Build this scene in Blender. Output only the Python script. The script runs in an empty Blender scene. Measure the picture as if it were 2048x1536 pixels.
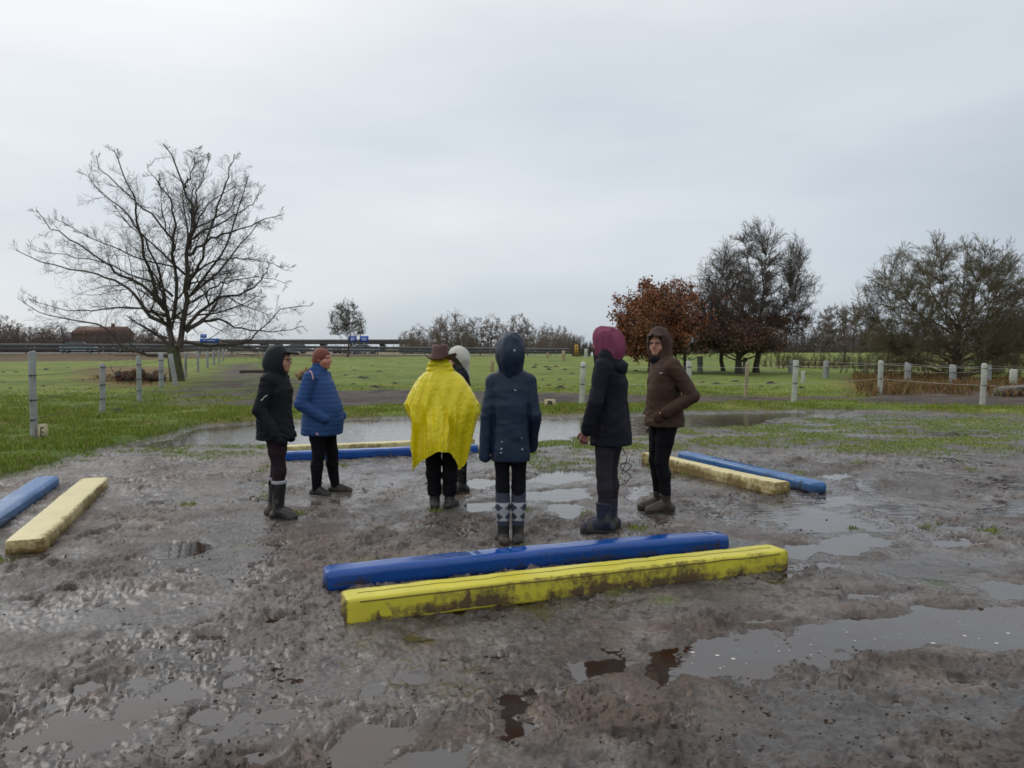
import bpy, math, random
import numpy as np
from mathutils import Vector, Matrix, Euler

random.seed(7)
RS = np.random.RandomState(11)
SC = bpy.context.scene
COL = SC.collection
PI = math.pi

# ------------------------------------------------------------------ camera
CAM_H, FPX, HZ = 1.55, 1540.0, 698.0
PITCH = math.atan((768.0 - HZ) / FPX)
cam_data = bpy.data.cameras.new('camera')
cam_data.sensor_width = 36.0
cam_data.lens = FPX / 2048.0 * 36.0
cam_data.clip_start = 0.05
cam_data.clip_end = 9000.0
cam = bpy.data.objects.new('camera', cam_data)
COL.objects.link(cam)
cam.location = (0, 0, CAM_H)
cam.rotation_euler = (PI / 2 - PITCH, 0, 0)
SC.camera = cam

# ------------------------------------------------------------------ world: overcast sky
world = bpy.data.worlds.new('World')
SC.world = world
world.use_nodes = True
SUN_EL, SUN_AZ = math.radians(38), math.radians(-50)      # behind thin cloud, to the left
wn = world.node_tree.nodes; wl = world.node_tree.links
wn.clear()
w_out = wn.new('ShaderNodeOutputWorld')
w_bg = wn.new('ShaderNodeBackground')
w_sky = wn.new('ShaderNodeTexSky')
w_sky.sky_type = 'NISHITA'; w_sky.sun_disc = False
w_sky.sun_elevation = SUN_EL; w_sky.sun_rotation = SUN_AZ
w_sc = wn.new('ShaderNodeVectorMath'); w_sc.operation = 'SCALE'; w_sc.inputs['Scale'].default_value = 1.0
wl.new(w_sky.outputs[0], w_sc.inputs[0])
w_tc = wn.new('ShaderNodeTexCoord')
w_sep = wn.new('ShaderNodeSeparateXYZ'); wl.new(w_tc.outputs['Generated'], w_sep.inputs[0])
# layered cloud: darker and bluer low down, paler and whiter overhead and to the left
def wmath(op, a, b=None, clamp=False):
    n = wn.new('ShaderNodeMath'); n.operation = op; n.use_clamp = clamp
    for i, v in enumerate((a, b)):
        if v is None: continue
        if isinstance(v, (int, float)): n.inputs[i].default_value = v
        else: wl.new(v, n.inputs[i])
    return n.outputs[0]
w_map = wn.new('ShaderNodeMapping'); w_map.inputs['Scale'].default_value = (0.8, 0.8, 3.2)
wl.new(w_tc.outputs['Generated'], w_map.inputs[0])
w_n1 = wn.new('ShaderNodeTexNoise'); w_n1.inputs['Scale'].default_value = 1.5
w_n1.inputs['Detail'].default_value = 4; w_n1.inputs['Roughness'].default_value = 0.45
wl.new(w_map.outputs[0], w_n1.inputs['Vector'])
elev = wmath('MULTIPLY', w_sep.outputs['Z'], 1.5)
left = wmath('MULTIPLY', w_sep.outputs['X'], -0.50)
cl = wmath('ADD', wmath('ADD', elev, left), wmath('MULTIPLY', wmath('SUBTRACT', w_n1.outputs['Fac'], 0.5), 1.5))
cl = wmath('ADD', cl, 0.14, clamp=True)
w_ramp = wn.new('ShaderNodeValToRGB')
e = w_ramp.color_ramp.elements
e[0].position = 0.0; e[0].color = (0.43, 0.49, 0.565, 1)
e[1].position = 1.0; e[1].color = (0.93, 0.945, 0.955, 1)
m = e.new(0.35); m.color = (0.59, 0.645, 0.705, 1)
wl.new(cl, w_ramp.inputs[0])
w_mix = wn.new('ShaderNodeMix'); w_mix.data_type = 'RGBA'
w_mix.inputs['Factor'].default_value = 0.92
w_str = wn.new('ShaderNodeVectorMath'); w_str.operation = 'SCALE'; w_str.inputs['Scale'].default_value = 10.0
wl.new(w_ramp.outputs[0], w_str.inputs[0])           # cloud radiance, before the 0.1 below
wl.new(w_sc.outputs[0], w_mix.inputs[6]); wl.new(w_str.outputs[0], w_mix.inputs[7])
wl.new(w_mix.outputs[2], w_bg.inputs['Color'])
w_bg.inputs['Strength'].default_value = 0.1
wl.new(w_bg.outputs[0], w_out.inputs['Surface'])

# ------------------------------------------------------------------ sun through cloud
sun_d = bpy.data.lights.new('sun', 'SUN')
sun_d.energy = 0.6; sun_d.angle = math.radians(35); sun_d.color = (1.0, 0.97, 0.92)
sun = bpy.data.objects.new('sun', sun_d); COL.objects.link(sun)
sdir = Vector((math.sin(SUN_AZ) * math.cos(SUN_EL), math.cos(SUN_AZ) * math.cos(SUN_EL), math.sin(SUN_EL)))
sun.rotation_euler = sdir.to_track_quat('Z', 'Y').to_euler()
sun.location = sdir * 50

# ------------------------------------------------------------------ render look
SC.view_settings.view_transform = 'Standard'
SC.view_settings.look = 'None'
SC.view_settings.exposure = 0.06
SC.view_settings.gamma = 1.0
SC.cycles.pixel_filter_type = 'BLACKMAN_HARRIS'
SC.cycles.filter_width = 1.65
SC.cycles.max_bounces = 6
SC.cycles.caustics_reflective = False
SC.cycles.caustics_refractive = False

# ------------------------------------------------------------------ helpers: picture point -> place
def ray(px, py):
    u = (px - 1024.0) / FPX; v = (768.0 - py) / FPX
    c, s = math.cos(PITCH), math.sin(PITCH)
    return (u, c + v * s, -s + v * c)
def at(px, py, z=0.0):
    d = ray(px, py); t = (z - CAM_H) / d[2]
    return (d[0] * t, d[1] * t)
def atY(px, py, Y):
    d = ray(px, py); t = Y / d[1]
    return (d[0] * t, Y, CAM_H + d[2] * t)

# ------------------------------------------------------------------ helpers: noise
_perm = RS.permutation(4096).astype(np.int32)
_val = RS.rand(4096).astype(np.float32)
def _h(ix, iy, iz=None):
    a = _perm[(ix & 4095)]
    a = _perm[(a + iy) & 4095]
    if iz is not None: a = _perm[(a + iz) & 4095]
    return a
def noise2(x, y):
    ix = np.floor(x).astype(np.int64); iy = np.floor(y).astype(np.int64)
    fx = (x - ix).astype(np.float32); fy = (y - iy).astype(np.float32)
    fx = fx * fx * (3 - 2 * fx); fy = fy * fy * (3 - 2 * fy)
    a = _val[_h(ix, iy)]; b = _val[_h(ix + 1, iy)]; c = _val[_h(ix, iy + 1)]; d = _val[_h(ix + 1, iy + 1)]
    return (a + (b - a) * fx) * (1 - fy) + (c + (d - c) * fx) * fy
def fbm2(x, y, o=4, g=0.5):
    s = 0; a = 1.0; t = 0
    for i in range(o):
        s = s + a * noise2(x + 17.3 * i, y - 9.1 * i); t += a
        c, sn = math.cos(0.6), math.sin(0.6)
        x, y = (x * c - y * sn) * 2.03, (x * sn + y * c) * 2.03
        a *= g
    return s / t
def noise3(x, y, z):
    ix = np.floor(x).astype(np.int64); iy = np.floor(y).astype(np.int64); iz = np.floor(z).astype(np.int64)
    fx = x - ix; fy = y - iy; fz = z - iz
    fx = fx * fx * (3 - 2 * fx); fy = fy * fy * (3 - 2 * fy); fz = fz * fz * (3 - 2 * fz)
    r = 0
    for dx in (0, 1):
        for dy in (0, 1):
            for dz in (0, 1):
                w = (fx if dx else 1 - fx) * (fy if dy else 1 - fy) * (fz if dz else 1 - fz)
                r = r + w * _val[_h(ix + dx, iy + dy, iz + dz)]
    return r
def worley(x, y, want=False):
    ix = np.floor(x).astype(np.int64); iy = np.floor(y).astype(np.int64)
    best = np.full(x.shape, 9.0, np.float32); rid = np.zeros(x.shape, np.float32)
    for dx in (-1, 0, 1):
        for dy in (-1, 0, 1):
            hh = _h(ix + dx, iy + dy)
            px = ix + dx + _val[hh]; py = iy + dy + _val[(hh * 7 + 13) & 4095]
            d = ((px - x) ** 2 + (py - y) ** 2).astype(np.float32)
            m = d < best
            best = np.where(m, d, best); rid = np.where(m, _val[(hh * 3 + 5) & 4095], rid)
    return np.sqrt(best), rid
def sstep(a, b, x):
    t = np.clip((x - a) / (b - a), 0, 1)
    return t * t * (3 - 2 * t)
def poly_sd(x, y, P):
    """signed distance to polygon, negative inside"""
    d = np.full(x.shape, 1e9); ins = np.zeros(x.shape, bool)
    n = len(P)
    for i in range(n):
        ax, ay = P[i]; bx, by = P[(i + 1) % n]
        ex, ey = bx - ax, by - ay
        wx, wy = x - ax, y - ay
        t = np.clip((wx * ex + wy * ey) / (ex * ex + ey * ey + 1e-12), 0, 1)
        d = np.minimum(d, (wx - ex * t) ** 2 + (wy - ey * t) ** 2)
        c = ((ay > y) != (by > y)) & (x < (bx - ax) * (y - ay) / (by - ay + 1e-12) + ax)
        ins ^= c
    d = np.sqrt(d)
    return np.where(ins, -d, d)

# ------------------------------------------------------------------ helpers: meshes and objects
def mesh_np(name, V, F4=None, F3=None, smooth=True):
    me = bpy.data.meshes.new(name)
    V = np.asarray(V, np.float32)
    loops = []; starts = []; n = 0
    if F4 is not None and len(F4):
        F4 = np.asarray(F4, np.int32); loops.append(F4.ravel()); starts.append(np.arange(len(F4)) * 4); n = F4.size
    if F3 is not None and len(F3):
        F3 = np.asarray(F3, np.int32); loops.append(F3.ravel()); starts.append(n + np.arange(len(F3)) * 3)
    L = np.concatenate(loops); S = np.concatenate(starts)
    me.vertices.add(len(V)); me.vertices.foreach_set('co', V.ravel())
    me.loops.add(len(L)); me.loops.foreach_set('vertex_index', L)
    me.polygons.add(len(S)); me.polygons.foreach_set('loop_start', S.astype(np.int32))
    me.update(calc_edges=True)
    if smooth: me.polygons.foreach_set('use_smooth', np.ones(len(S), bool))
    return me
def tag(o, label=None, cat=None, group=None, kind=None):
    if label: o['label'] = label
    if cat: o['category'] = cat
    if group: o['group'] = group
    if kind: o['kind'] = kind
    return o
def empty(name, loc=(0, 0, 0), rz=0.0):
    o = bpy.data.objects.new(name, None); COL.objects.link(o)
    o.empty_display_size = 0.2
    o.location = loc; o.rotation_euler = (0, 0, rz)
    return o
def obj(name, me, mat=None, parent=None):
    o = bpy.data.objects.new(name, me); COL.objects.link(o)
    if mat is not None:
        me.materials.clear(); me.materials.append(mat)
    if parent is not None: o.parent = parent
    return o
def copy_tree(o, parent=None):
    c = o.copy(); COL.objects.link(c); c.parent = parent
    for ch in [k for k in bpy.data.objects if k.parent == o]: copy_tree(ch, c)
    return c

class MB:
    """collects simple solids into one mesh"""
    def __init__(s): s.v = []; s.f4 = []; s.f3 = []; s.n = 0
    def add(s, V, F4=(), F3=()):
        V = np.asarray(V, float); s.v.append(V)
        if len(F4): s.f4.append(np.asarray(F4, int) + s.n)
        if len(F3): s.f3.append(np.asarray(F3, int) + s.n)
        s.n += len(V); return s
    def box(s, c, d, R=None):
        V = np.array([[x, y, z] for x in (-.5, .5) for y in (-.5, .5) for z in (-.5, .5)]) * np.array(d)
        if R is not None: V = V @ np.array(R).T
        return s.add(V + np.array(c), [[0, 1, 3, 2], [4, 6, 7, 5], [0, 4, 5, 1], [2, 3, 7, 6], [0, 2, 6, 4], [1, 5, 7, 3]])
    def tube(s, P, R, k=8, cap=True):
        P = np.asarray(P, float); n = len(P)
        R = np.full(n, R) if np.isscalar(R) else np.asarray(R, float)
        T = np.gradient(P, axis=0); T /= np.linalg.norm(T, axis=1)[:, None] + 1e-12
        up = np.array([0, 0, 1.0]) if abs(T[0][2]) < 0.9 else np.array([1.0, 0, 0])
        V = []
        for i in range(n):
            a = np.cross(T[i], up); a /= np.linalg.norm(a) + 1e-12; b = np.cross(T[i], a)
            up = b if False else up
            for j in range(k):
                th = 2 * PI * j / k
                V.append(P[i] + R[i] * (math.cos(th) * a + math.sin(th) * b))
        F = [[i * k + j, i * k + (j + 1) % k, (i + 1) * k + (j + 1) % k, (i + 1) * k + j] for i in range(n - 1) for j in range(k)]
        F3 = []
        if cap:
            V.append(P[0]); V.append(P[-1]); c0, c1 = n * k, n * k + 1
            F3 = [[c0, (j + 1) % k, j] for j in range(k)] + [[c1, (n - 1) * k + j, (n - 1) * k + (j + 1) % k] for j in range(k)]
        return s.add(V, F, F3)
    def mesh(s, name, smooth=False):
        return mesh_np(name, np.concatenate(s.v), np.concatenate(s.f4) if s.f4 else None,
                       np.concatenate(s.f3) if s.f3 else None, smooth)

# ------------------------------------------------------------------ helpers: materials
def mat(name, col, rough=0.6, col2=None, scale=6.0, bump=0.0, bscale=None, spec=0.5, detail=5, trans=0.0, metal=0.0, stretch=(1, 1, 1), coat=0.0, bdist=0.01):
    m = bpy.data.materials.new(name); m.use_nodes = True
    nt = m.node_tree; N = nt.nodes; L = nt.links
    b = N['Principled BSDF']
    b.inputs['Roughness'].default_value = rough
    b.inputs['Specular IOR Level'].default_value = spec
    b.inputs['Metallic'].default_value = metal
    b.inputs['Coat Weight'].default_value = coat
    b.inputs['Base Color'].default_value = (*col, 1)
    tc = N.new('ShaderNodeTexCoord')
    mp = N.new('ShaderNodeMapping'); mp.inputs['Scale'].default_value = stretch
    L.new(tc.outputs['Object'], mp.inputs[0])
    if col2 is not None:
        n = N.new('ShaderNodeTexNoise'); n.inputs['Scale'].default_value = scale; n.inputs['Detail'].default_value = detail
        L.new(mp.outputs[0], n.inputs['Vector'])
        r = N.new('ShaderNodeMapRange'); r.inputs['From Min'].default_value = 0.32; r.inputs['From Max'].default_value = 0.68
        L.new(n.outputs['Fac'], r.inputs['Value'])
        x = N.new('ShaderNodeMix'); x.data_type = 'RGBA'
        x.inputs[6].default_value = (*col, 1); x.inputs[7].default_value = (*col2, 1)
        L.new(r.outputs[0], x.inputs['Factor']); L.new(x.outputs[2], b.inputs['Base Color'])
    if bump > 0:
        n2 = N.new('ShaderNodeTexNoise'); n2.inputs['Scale'].default_value = bscale or scale * 3; n2.inputs['Detail'].default_value = 6
        L.new(mp.outputs[0], n2.inputs['Vector'])
        bp = N.new('ShaderNodeBump'); bp.inputs['Strength'].default_value = bump; bp.inputs['Distance'].default_value = bdist
        L.new(n2.outputs['Fac'], bp.inputs['Height']); L.new(bp.outputs[0], b.inputs['Normal'])
    return m
# ================================================================== GROUND
def W(pts): return [at(*p) for p in pts]
ARENA = W([(-2600, 1500), (-900, 1150), (0, 962), (90, 938), (190, 905), (260, 893), (400, 853), (520, 845), (800, 837),
           (1100, 834), (1300, 829), (1500, 824), (1640, 822), (1800, 825), (2048, 834), (2500, 846), (3300, 870)]) + [(16, -6), (-12, -6)]
POND = W([(240, 897), (300, 880), (380, 858), (520, 846), (700, 840), (900, 837), (1100, 836), (1300, 831), (1500, 826), (1690, 824),
          (1690, 830), (1560, 838), (1500, 852), (1380, 858), (1300, 872), (1180, 876), (1100, 884), (1000, 890), (820, 896), (700, 893), (560, 890), (420, 893), (330, 898)])
PUDDLES = [
 [(1340, 1352), (1380, 1290), (1450, 1262), (1560, 1262), (1640, 1242), (1760, 1232), (1860, 1215), (2100, 1216), (2120, 1290), (1960, 1300), (1840, 1290), (1760, 1312), (1700, 1330), (1600, 1330), (1480, 1362), (1400, 1366)],
 [(1455, 1248), (1500, 1232), (1570, 1232), (1560, 1252), (1480, 1260)],
 [(1290, 1368), (1310, 1300), (1365, 1284), (1362, 1330), (1330, 1372)],
 [(1110, 1400), (1130, 1340), (1160, 1322), (1255, 1322), (1245, 1350), (1170, 1362), (1150, 1402)],
 [(965, 1470), (1000, 1400), (1035, 1370), (1070, 1376), (1060, 1420), (1020, 1470), (985, 1490)],
 [(680, 1540), (670, 1480), (740, 1440), (830, 1440), (860, 1470), (800, 1500), (790, 1530), (850, 1500), (930, 1500), (930, 1545), (800, 1560), (700, 1580)],
 [(1640, 1104), (1650, 1078), (1720, 1070), (1765, 1078), (1755, 1092), (1700, 1112)],
 [(1560, 1108), (1570, 1090), (1640, 1086), (1635, 1104), (1590, 1114)],
 [(1700, 958), (1740, 956), (1768, 982), (1740, 990), (1710, 976)],
 [(1630, 950), (1690, 944), (1716, 955), (1670, 962)],
 [(1765, 1022), (1800, 1012), (1836, 1022), (1820, 1038), (1780, 1034)],
 [(1960, 1195), (1990, 1168), (2100, 1165), (2100, 1196), (2000, 1206)],
 [(1880, 1092), (1900, 1078), (1980, 1080), (1960, 1094)],
 [(1680, 1200), (1700, 1184), (1760, 1190), (1740, 1206)],
 [(1100, 1034), (1100, 1010), (1150, 1006), (1168, 1024), (1150, 1042)],
 [(1050, 1000), (1060, 984), (1170, 975), (1175, 996), (1110, 1004)],
 [(925, 1026), (930, 1008), (985, 1005), (990, 1022)],
 [(930, 975), (940, 958), (1000, 955), (1010, 966), (960, 980)],
 [(1060, 962), (1080, 944), (1170, 942), (1180, 960), (1120, 968)],
 [(1250, 1000), (1262, 974), (1300, 968), (1300, 990), (1270, 1004)],
 [(300, 1110), (330, 1090), (390, 1086), (410, 1100), (340, 1118)],
 [(790, 1280), (830, 1264), (852, 1270), (830, 1284)],
 [(1520, 1166), (1560, 1146), (1580, 1150), (1562, 1168)],
 [(1820, 1330), (1880, 1320), (1960, 1336), (1900, 1350)],
]
SHEEN = [
 [(430, 1470), (440, 1420), (520, 1400), (560, 1420), (540, 1450), (480, 1480)],
 [(250, 1410), (300, 1380), (360, 1372), (380, 1390), (340, 1412), (280, 1420)],
 [(330, 1320), (380, 1306), (400, 1316), (360, 1336)],
 [(430, 1340), (500, 1320), (520, 1336), (460, 1356)],
 [(600, 1350), (640, 1340), (660, 1352), (620, 1362)],
 [(500, 1380), (540, 1368), (570, 1380), (530, 1392)],
 [(1480, 1480), (1520, 1468), (1560, 1480), (1510, 1492)],
 [(1850, 1400), (1960, 1380), (2080, 1390), (2000, 1430), (1900, 1430)],
 [(430, 1060), (450, 1048), (500, 1046), (490, 1062)],
 [(1640, 995), (1690, 990), (1720, 1004), (1660, 1010)],
 [(120, 1470), (170, 1440), (240, 1432), (270, 1450), (200, 1480)],
 [(760, 1360), (860, 1330), (960, 1340), (940, 1390), (820, 1400)],
 [(1420, 1440), (1600, 1400), (1800, 1420), (1760, 1500), (1520, 1510)],
 [(100, 1230), (260, 1200), (380, 1230), (250, 1270)],
 [(300, 1130), (420, 1080), (560, 1100), (460, 1160)],
 [(1720, 1140), (1850, 1110), (2000, 1130), (1900, 1170)],
 [(1500, 1040), (1640, 1020), (1760, 1050), (1640, 1070)]]
SHEEN = [W(p) for p in SHEEN]
PUDDLES = [W(p) for p in PUDDLES]
TRACK = W([(600, 786), (760, 783), (1000, 787), (1300, 796), (1500, 798), (1690, 797), (1720, 801), (1600, 808), (1400, 812), (1100, 813), (800, 818), (560, 822), (420, 815)])
TRACK2 = W([(250, 806), (330, 786), (395, 776), (450, 730), (520, 727), (535, 745), (600, 760), (640, 786), (640, 822), (420, 822), (300, 834)])
DIRT = W([(1690, 808), (1760, 793), (1900, 788), (2048, 786), (2500, 790), (2500, 832), (2048, 822), (1900, 816), (1760, 812)])
DRY = W([(1690, 758), (1760, 754), (1900, 757), (2048, 764), (2500, 775), (2500, 800), (2048, 800), (1850, 796), (1700, 800)])
DRY_L = W([(150, 742), (240, 733), (345, 736), (380, 752), (350, 775), (230, 782), (150, 768)])
STRIP = W([(-700, 706), (250, 703.5), (500, 703), (1250, 703), (1250, 709), (850, 711), (500, 711), (250, 716), (0, 726), (-700, 745)])
SPRAY = W([(980, 850), (1300, 858), (1560, 838), (1700, 832), (2100, 838), (2100, 905), (1800, 912), (1650, 905), (1450, 900), (1240, 918), (1180, 955), (1050, 950), (980, 930)])

def fields(x, y):
    """height and cover of the place at world x, y"""
    r = np.sqrt(x * x + y * y)
    wx = x + 0.5 * (fbm2(x * 0.9, y * 0.9, 3) - 0.5) + 0.10 * (noise2(x * 7, y * 7) - 0.5)
    wy = y + 0.5 * (fbm2(x * 0.9 + 40, y * 0.9, 3) - 0.5) + 0.10 * (noise2(x * 7 + 9, y * 7) - 0.5)
    sa = poly_sd(wx, wy, ARENA)
    near = r < 32
    arena = sstep(0.25, -0.25, sa)
    # ---- height
    n1 = fbm2(x * 0.7, y * 0.7, 3)
    n2 = fbm2(x * 2.6 + 5, y * 2.6, 4, 0.55)
    n3 = fbm2(x * 11 + 3, y * 11, 3, 0.6)
    sx = x + 0.05 * (noise2(x * 14, y * 14) - 0.5); sy = y + 0.05 * (noise2(x * 14 + 31, y * 14) - 0.5)
    f1, id1 = worley(sx / 0.30, sy / 0.30)
    f2, id2 = worley(sx / 0.105, sy / 0.105)
    f3, id3 = worley(sx / 0.045 + 3, sy / 0.045)
    rough = sstep(0.40, 0.66, fbm2(x * 1.5 + 70, y * 1.5, 3))            # trampled or smeared flat
    f1 = f1 + .10 * (noise2(x * 16, y * 16) - .5)
    pits = (1.15 * sstep(0.27, 0.19, f1) - 0.55 * np.exp(-((f1 - 0.33) / 0.07) ** 2)) * (id1 > 0.50)
    clod = np.exp(-(f2 / 0.36) ** 2) * (id2 > 0.5) * id2
    crumb = np.exp(-(f3 / 0.4) ** 2) * (id3 > 0.55)
    ridge = 1 - np.abs(2 * fbm2(x * 5.2 + 60, y * 5.2, 3, 0.5) - 1) * 2.4
    cr_ = np.abs(2 * fbm2(x * 8.5 + 90, y * 8.5, 3, 0.55) - 1); cracks = sstep(.09, .0, cr_)
    h = 0.016 + 0.036 * (n1 - 0.5) + 0.034 * (n2 - 0.5)
    h = h + (0.25 + 0.75 * rough) * (0.030 * (n3 - 0.5) - 0.022 * pits + 0.016 * clod + 0.010 * np.clip(ridge, 0, 1)) - 0.012 * cracks * (.3 + rough) + 0.010 * crumb * (0.25 + rough) + 0.012 * (noise2(x * 55, y * 55) - .5)
    puds = np.full(x.shape, 9.0)
    idx = np.where(near)
    xi, yi = wx[idx], wy[idx]
    jx = x[idx] + 0.11 * (fbm2(x[idx] * 5, y[idx] * 5, 3) - 0.5) * 2; jy = y[idx] + 0.11 * (fbm2(x[idx] * 5 + 21, y[idx] * 5, 3) - 0.5) * 2
    pd = np.full(jx.shape, 9.0)
    for P in PUDDLES:
        pa = np.array(P); cx, cy = pa.mean(0); rr = np.abs(pa - [cx, cy]).max() + 0.6
        s = np.where((np.abs(jx - cx) < rr) & (np.abs(jy - cy) < rr))
        if len(s[0]): pd[s] = np.minimum(pd[s], poly_sd(jx[s], jy[s], P))
    puds[idx] = pd
    shd = np.full(jx.shape, 9.0)
    for P in SHEEN:
        pa = np.array(P); cx, cy = pa.mean(0); rr = np.abs(pa - [cx, cy]).max() + 0.8
        s = np.where((np.abs(jx - cx) < rr) & (np.abs(jy - cy) < rr))
        if len(s[0]): shd[s] = np.minimum(shd[s], poly_sd(jx[s], jy[s], P))
    sheen = np.zeros(x.shape); sheen[idx] = sstep(0.30, -0.16, shd)
    h = h * (1 - sheen) + sheen * (0.0045 + .22 * (h - 0.016))
    pond = poly_sd(wx, wy, POND)
    pm = sstep(0.10, -0.10, puds)
    h = h * (1 - pm) + (-0.016 + 0.52 * (h - 0.018)) * pm
    rim = np.exp(-((puds - 0.10) / 0.09) ** 2)
    h = h + 0.006 * rim
    dm = sstep(0.25, -0.5, pond)
    h = h * (1 - dm) + dm * (-0.035 + 0.9 * (h - 0.018))
    # the middle right of the arena is soaked: lots of small sheets of water
    soak = np.exp(-(((x - 1.2) / 2.4) ** 2 + ((y - 8.6) / 1.6) ** 2)) + 0.8 * np.exp(-(((x - 5.5) / 2.8) ** 2 + ((y - 8.0) / 2.8) ** 2)) + 0.55 * np.exp(-(((x + 1.6) / 1.6) ** 2 + ((y - 3.3) / 1.0) ** 2)) + 0.6 * np.exp(-(((x - 8.0) / 4) ** 2 + ((y - 13.0) / 3) ** 2))
    h = h - 0.017 * np.clip(soak, 0, 1.1) * (1 - pm)
    # ---- grass cover
    sp = sstep(0.6, -0.8, poly_sd(wx, wy, SPRAY))
    gpatch = fbm2(x * 1.3 + 11, y * 2.0, 4, 0.6)
    g_in = sp * sstep(0.42, 0.56, gpatch) * 0.85
    strip = sstep(1.3, 0.0, np.abs(poly_sd(wx, wy, POND) - 0.55)) * (y < 15) * (x < 1.5) * sstep(0.46, 0.6, gpatch)
    f5, id5 = worley(x / 0.8 + 9, y / 0.8)
    tiny = np.exp(-(f5 / 0.10) ** 2) * (id5 > 0.78) * sstep(3, 5, y)
    g_in = np.clip(g_in + 0.8 * strip + 0.9 * tiny, 0, 1)
    tr = sstep(0.5, -0.4, poly_sd(wx, wy, TRACK))
    t2 = sstep(1.6, -2.0, poly_sd(wx, wy, TRACK2)) * (0.50 + 0.5 * sstep(22, 26, y)) * (0.55 + 0.9 * sstep(0.42, 0.6, fbm2(x * 0.8, y * 0.8 + 3, 3)))
    di = sstep(0.7, -0.4, poly_sd(wx, wy, DIRT))
    dark = np.clip(np.maximum(tr, np.maximum(np.clip(t2, 0, 1), di)), 0, 1)
    dry = np.maximum(sstep(0.8, -0.8, poly_sd(wx, wy, DRY)), sstep(1.0, -1.5, poly_sd(wx, wy, DRY_L)) * 0.9)
    dry = np.maximum(dry, sstep(2.5, -2.5, poly_sd(wx, wy, STRIP)))
    edge = sstep(0.5, 0.0, np.abs(poly_sd(wx, wy, DIRT) - 0.3)) * 0.6
    dry = np.maximum(dry, edge * (1 - arena))
    dry = np.maximum(dry, 0.5 * sstep(0.56, 0.70, fbm2(x * 0.5 + 33, y * 0.5, 3)) * (r < 26) * (1 - sp))
    grass = (1 - arena) * (1 - dark) + arena * g_in
    grass = np.clip(grass, 0, 1)
    # ---- outside the arena the land lies a little higher
    out = 1 - arena
    hm = 0.07 + 0.05 * (n1 - 0.5) + 0.035 * (n2 - 0.5) + 0.02 * (n3 - 0.5)
    farh = 0.10 * (fbm2(x * 0.22, y * 0.22, 3) - 0.5) + 0.10 * (fbm2(x * 1.1, y * 1.1, 3) - 0.5)
    hm = hm + dark * .05 * (fbm2(x * 4, y * 4, 3) - .5) + farh * sstep(16, 30, r) + (0.03 + 0.02 * (n3 - 0.5)) * grass
    h = h * (1 - out) + hm * out
    h = h + arena * g_in * (0.004 + 0.012 * (n3 - 0.3))
    h = np.where((y < 0.8) | (r < 1.2), np.maximum(h, 0.02), h)
    # the motorway bank far off to the left, and a gentle rise behind the trees on the right
    h = h + 0.35 * sstep(78, 96, y + 0.25 * x) * (x < 60)
    h = h + 0.55 * sstep(45, 90, y) * sstep(10, 40, x)
    return h, arena, grass, dark, dry, pm, dm, rough, (n1, n2, n3, sheen, cracks)

# polar sheet: fine in front, coarse elsewhere, out to the horizon
ang = np.concatenate([np.linspace(-44, 44, 1080), np.linspace(44, 316, 120)[1:-1]]) * PI / 180
rr = [0.0, 0.4, 0.8, 1.2, 1.6, 1.9, 2.2]
while rr[-1] < 4200:
    d = rr[-1]
    rr.append(d + max(0.0085, 0.0043 * d * (1 if d < 60 else (d / 60) ** 0.8)))
rr = np.array(rr); na, nr = len(ang), len(rr)
A, R = np.meshgrid(ang, rr)
GX = (np.sin(A) * R).ravel(); GY = (np.cos(A) * R).ravel()
GH, GA, GG, GD, GDRY, GPM, GDM, GRO, (gn1, gn2, gn3, GSH, GCR) = fields(GX, GY)
idx = np.arange(na * nr).reshape(nr, na)
a0 = idx[:-1, :]; a1 = np.roll(idx, -1, 1)[:-1, :]; b0 = idx[1:, :]; b1 = np.roll(idx, -1, 1)[1:, :]
Fq = np.stack([a0, b0, b1, a1], -1).reshape(-1, 4)
gme = mesh_np('ground', np.stack([GX, GY, GH], 1), Fq)
# cover colours: pigment, plus shade painted into the mud cracks
def mix(a, b, t): return a * (1 - t[:, None]) + b * t[:, None]
c3 = lambda *v: np.array(v, float)[None, :]
sm = fbm2(GX * 0.9 + 3, GY * 0.9, 4)
mudc = mix(c3(.172, .146, .130), c3(.092, .073, .061), sstep(.40, .60, sm))
mudc = mix(mudc, c3(.195, .170, .152), sstep(.54, .70, fbm2(GX * 3.1, GY * 3.1 + 8, 4, .6)) * .6)
mudc = mix(mudc, c3(.125, .075, .050), sstep(.56, .68, fbm2(GX * 2.2 + 50, GY * 2.2, 4, .6)) * .6)
mudc = mix(mudc, c3(.045, .033, .027), sstep(.56, .66, fbm2(GX * 13, GY * 13 + 8, 3, .6)) * .75)
mudc = mix(mudc, c3(.050, .036, .028), GCR * .7 * (.4 + GRO * .6))  # crevice shade painted into the mud colour along the cracks
mudc = mix(mudc, c3(.06, .032, .018), GPM * .8)
grc = mix(c3(.150, .190, .022), c3(.100, .150, .016), sstep(.35, .65, fbm2(GX * .35, GY * .35, 4)))
grc = mix(grc, c3(.215, .225, .045), sstep(.48, .70, fbm2(GX * .9 + 7, GY * 1.6, 4, .6)) * .7)
lush = sstep(19, 14, np.sqrt(GX ** 2 + GY ** 2)) * sstep(-3, -6, GX)
grc = mix(grc, c3(.060, .125, .012), np.clip(lush, 0, 1) * .7)
dkc = mix(c3(.070, .050, .038), c3(.034, .024, .018), sstep(.4, .6, fbm2(GX * 1.5, GY * 1.5, 4)))
dkc = mix(dkc, c3(.12, .10, .085), sstep(.6, .75, fbm2(GX * 1.2 + 9, GY * 3, 3)) * .5)
dryc = mix(c3(.19, .105, .042), c3(.115, .058, .026), sstep(.35, .65, fbm2(GX * .8, GY * .8, 4)))
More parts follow.
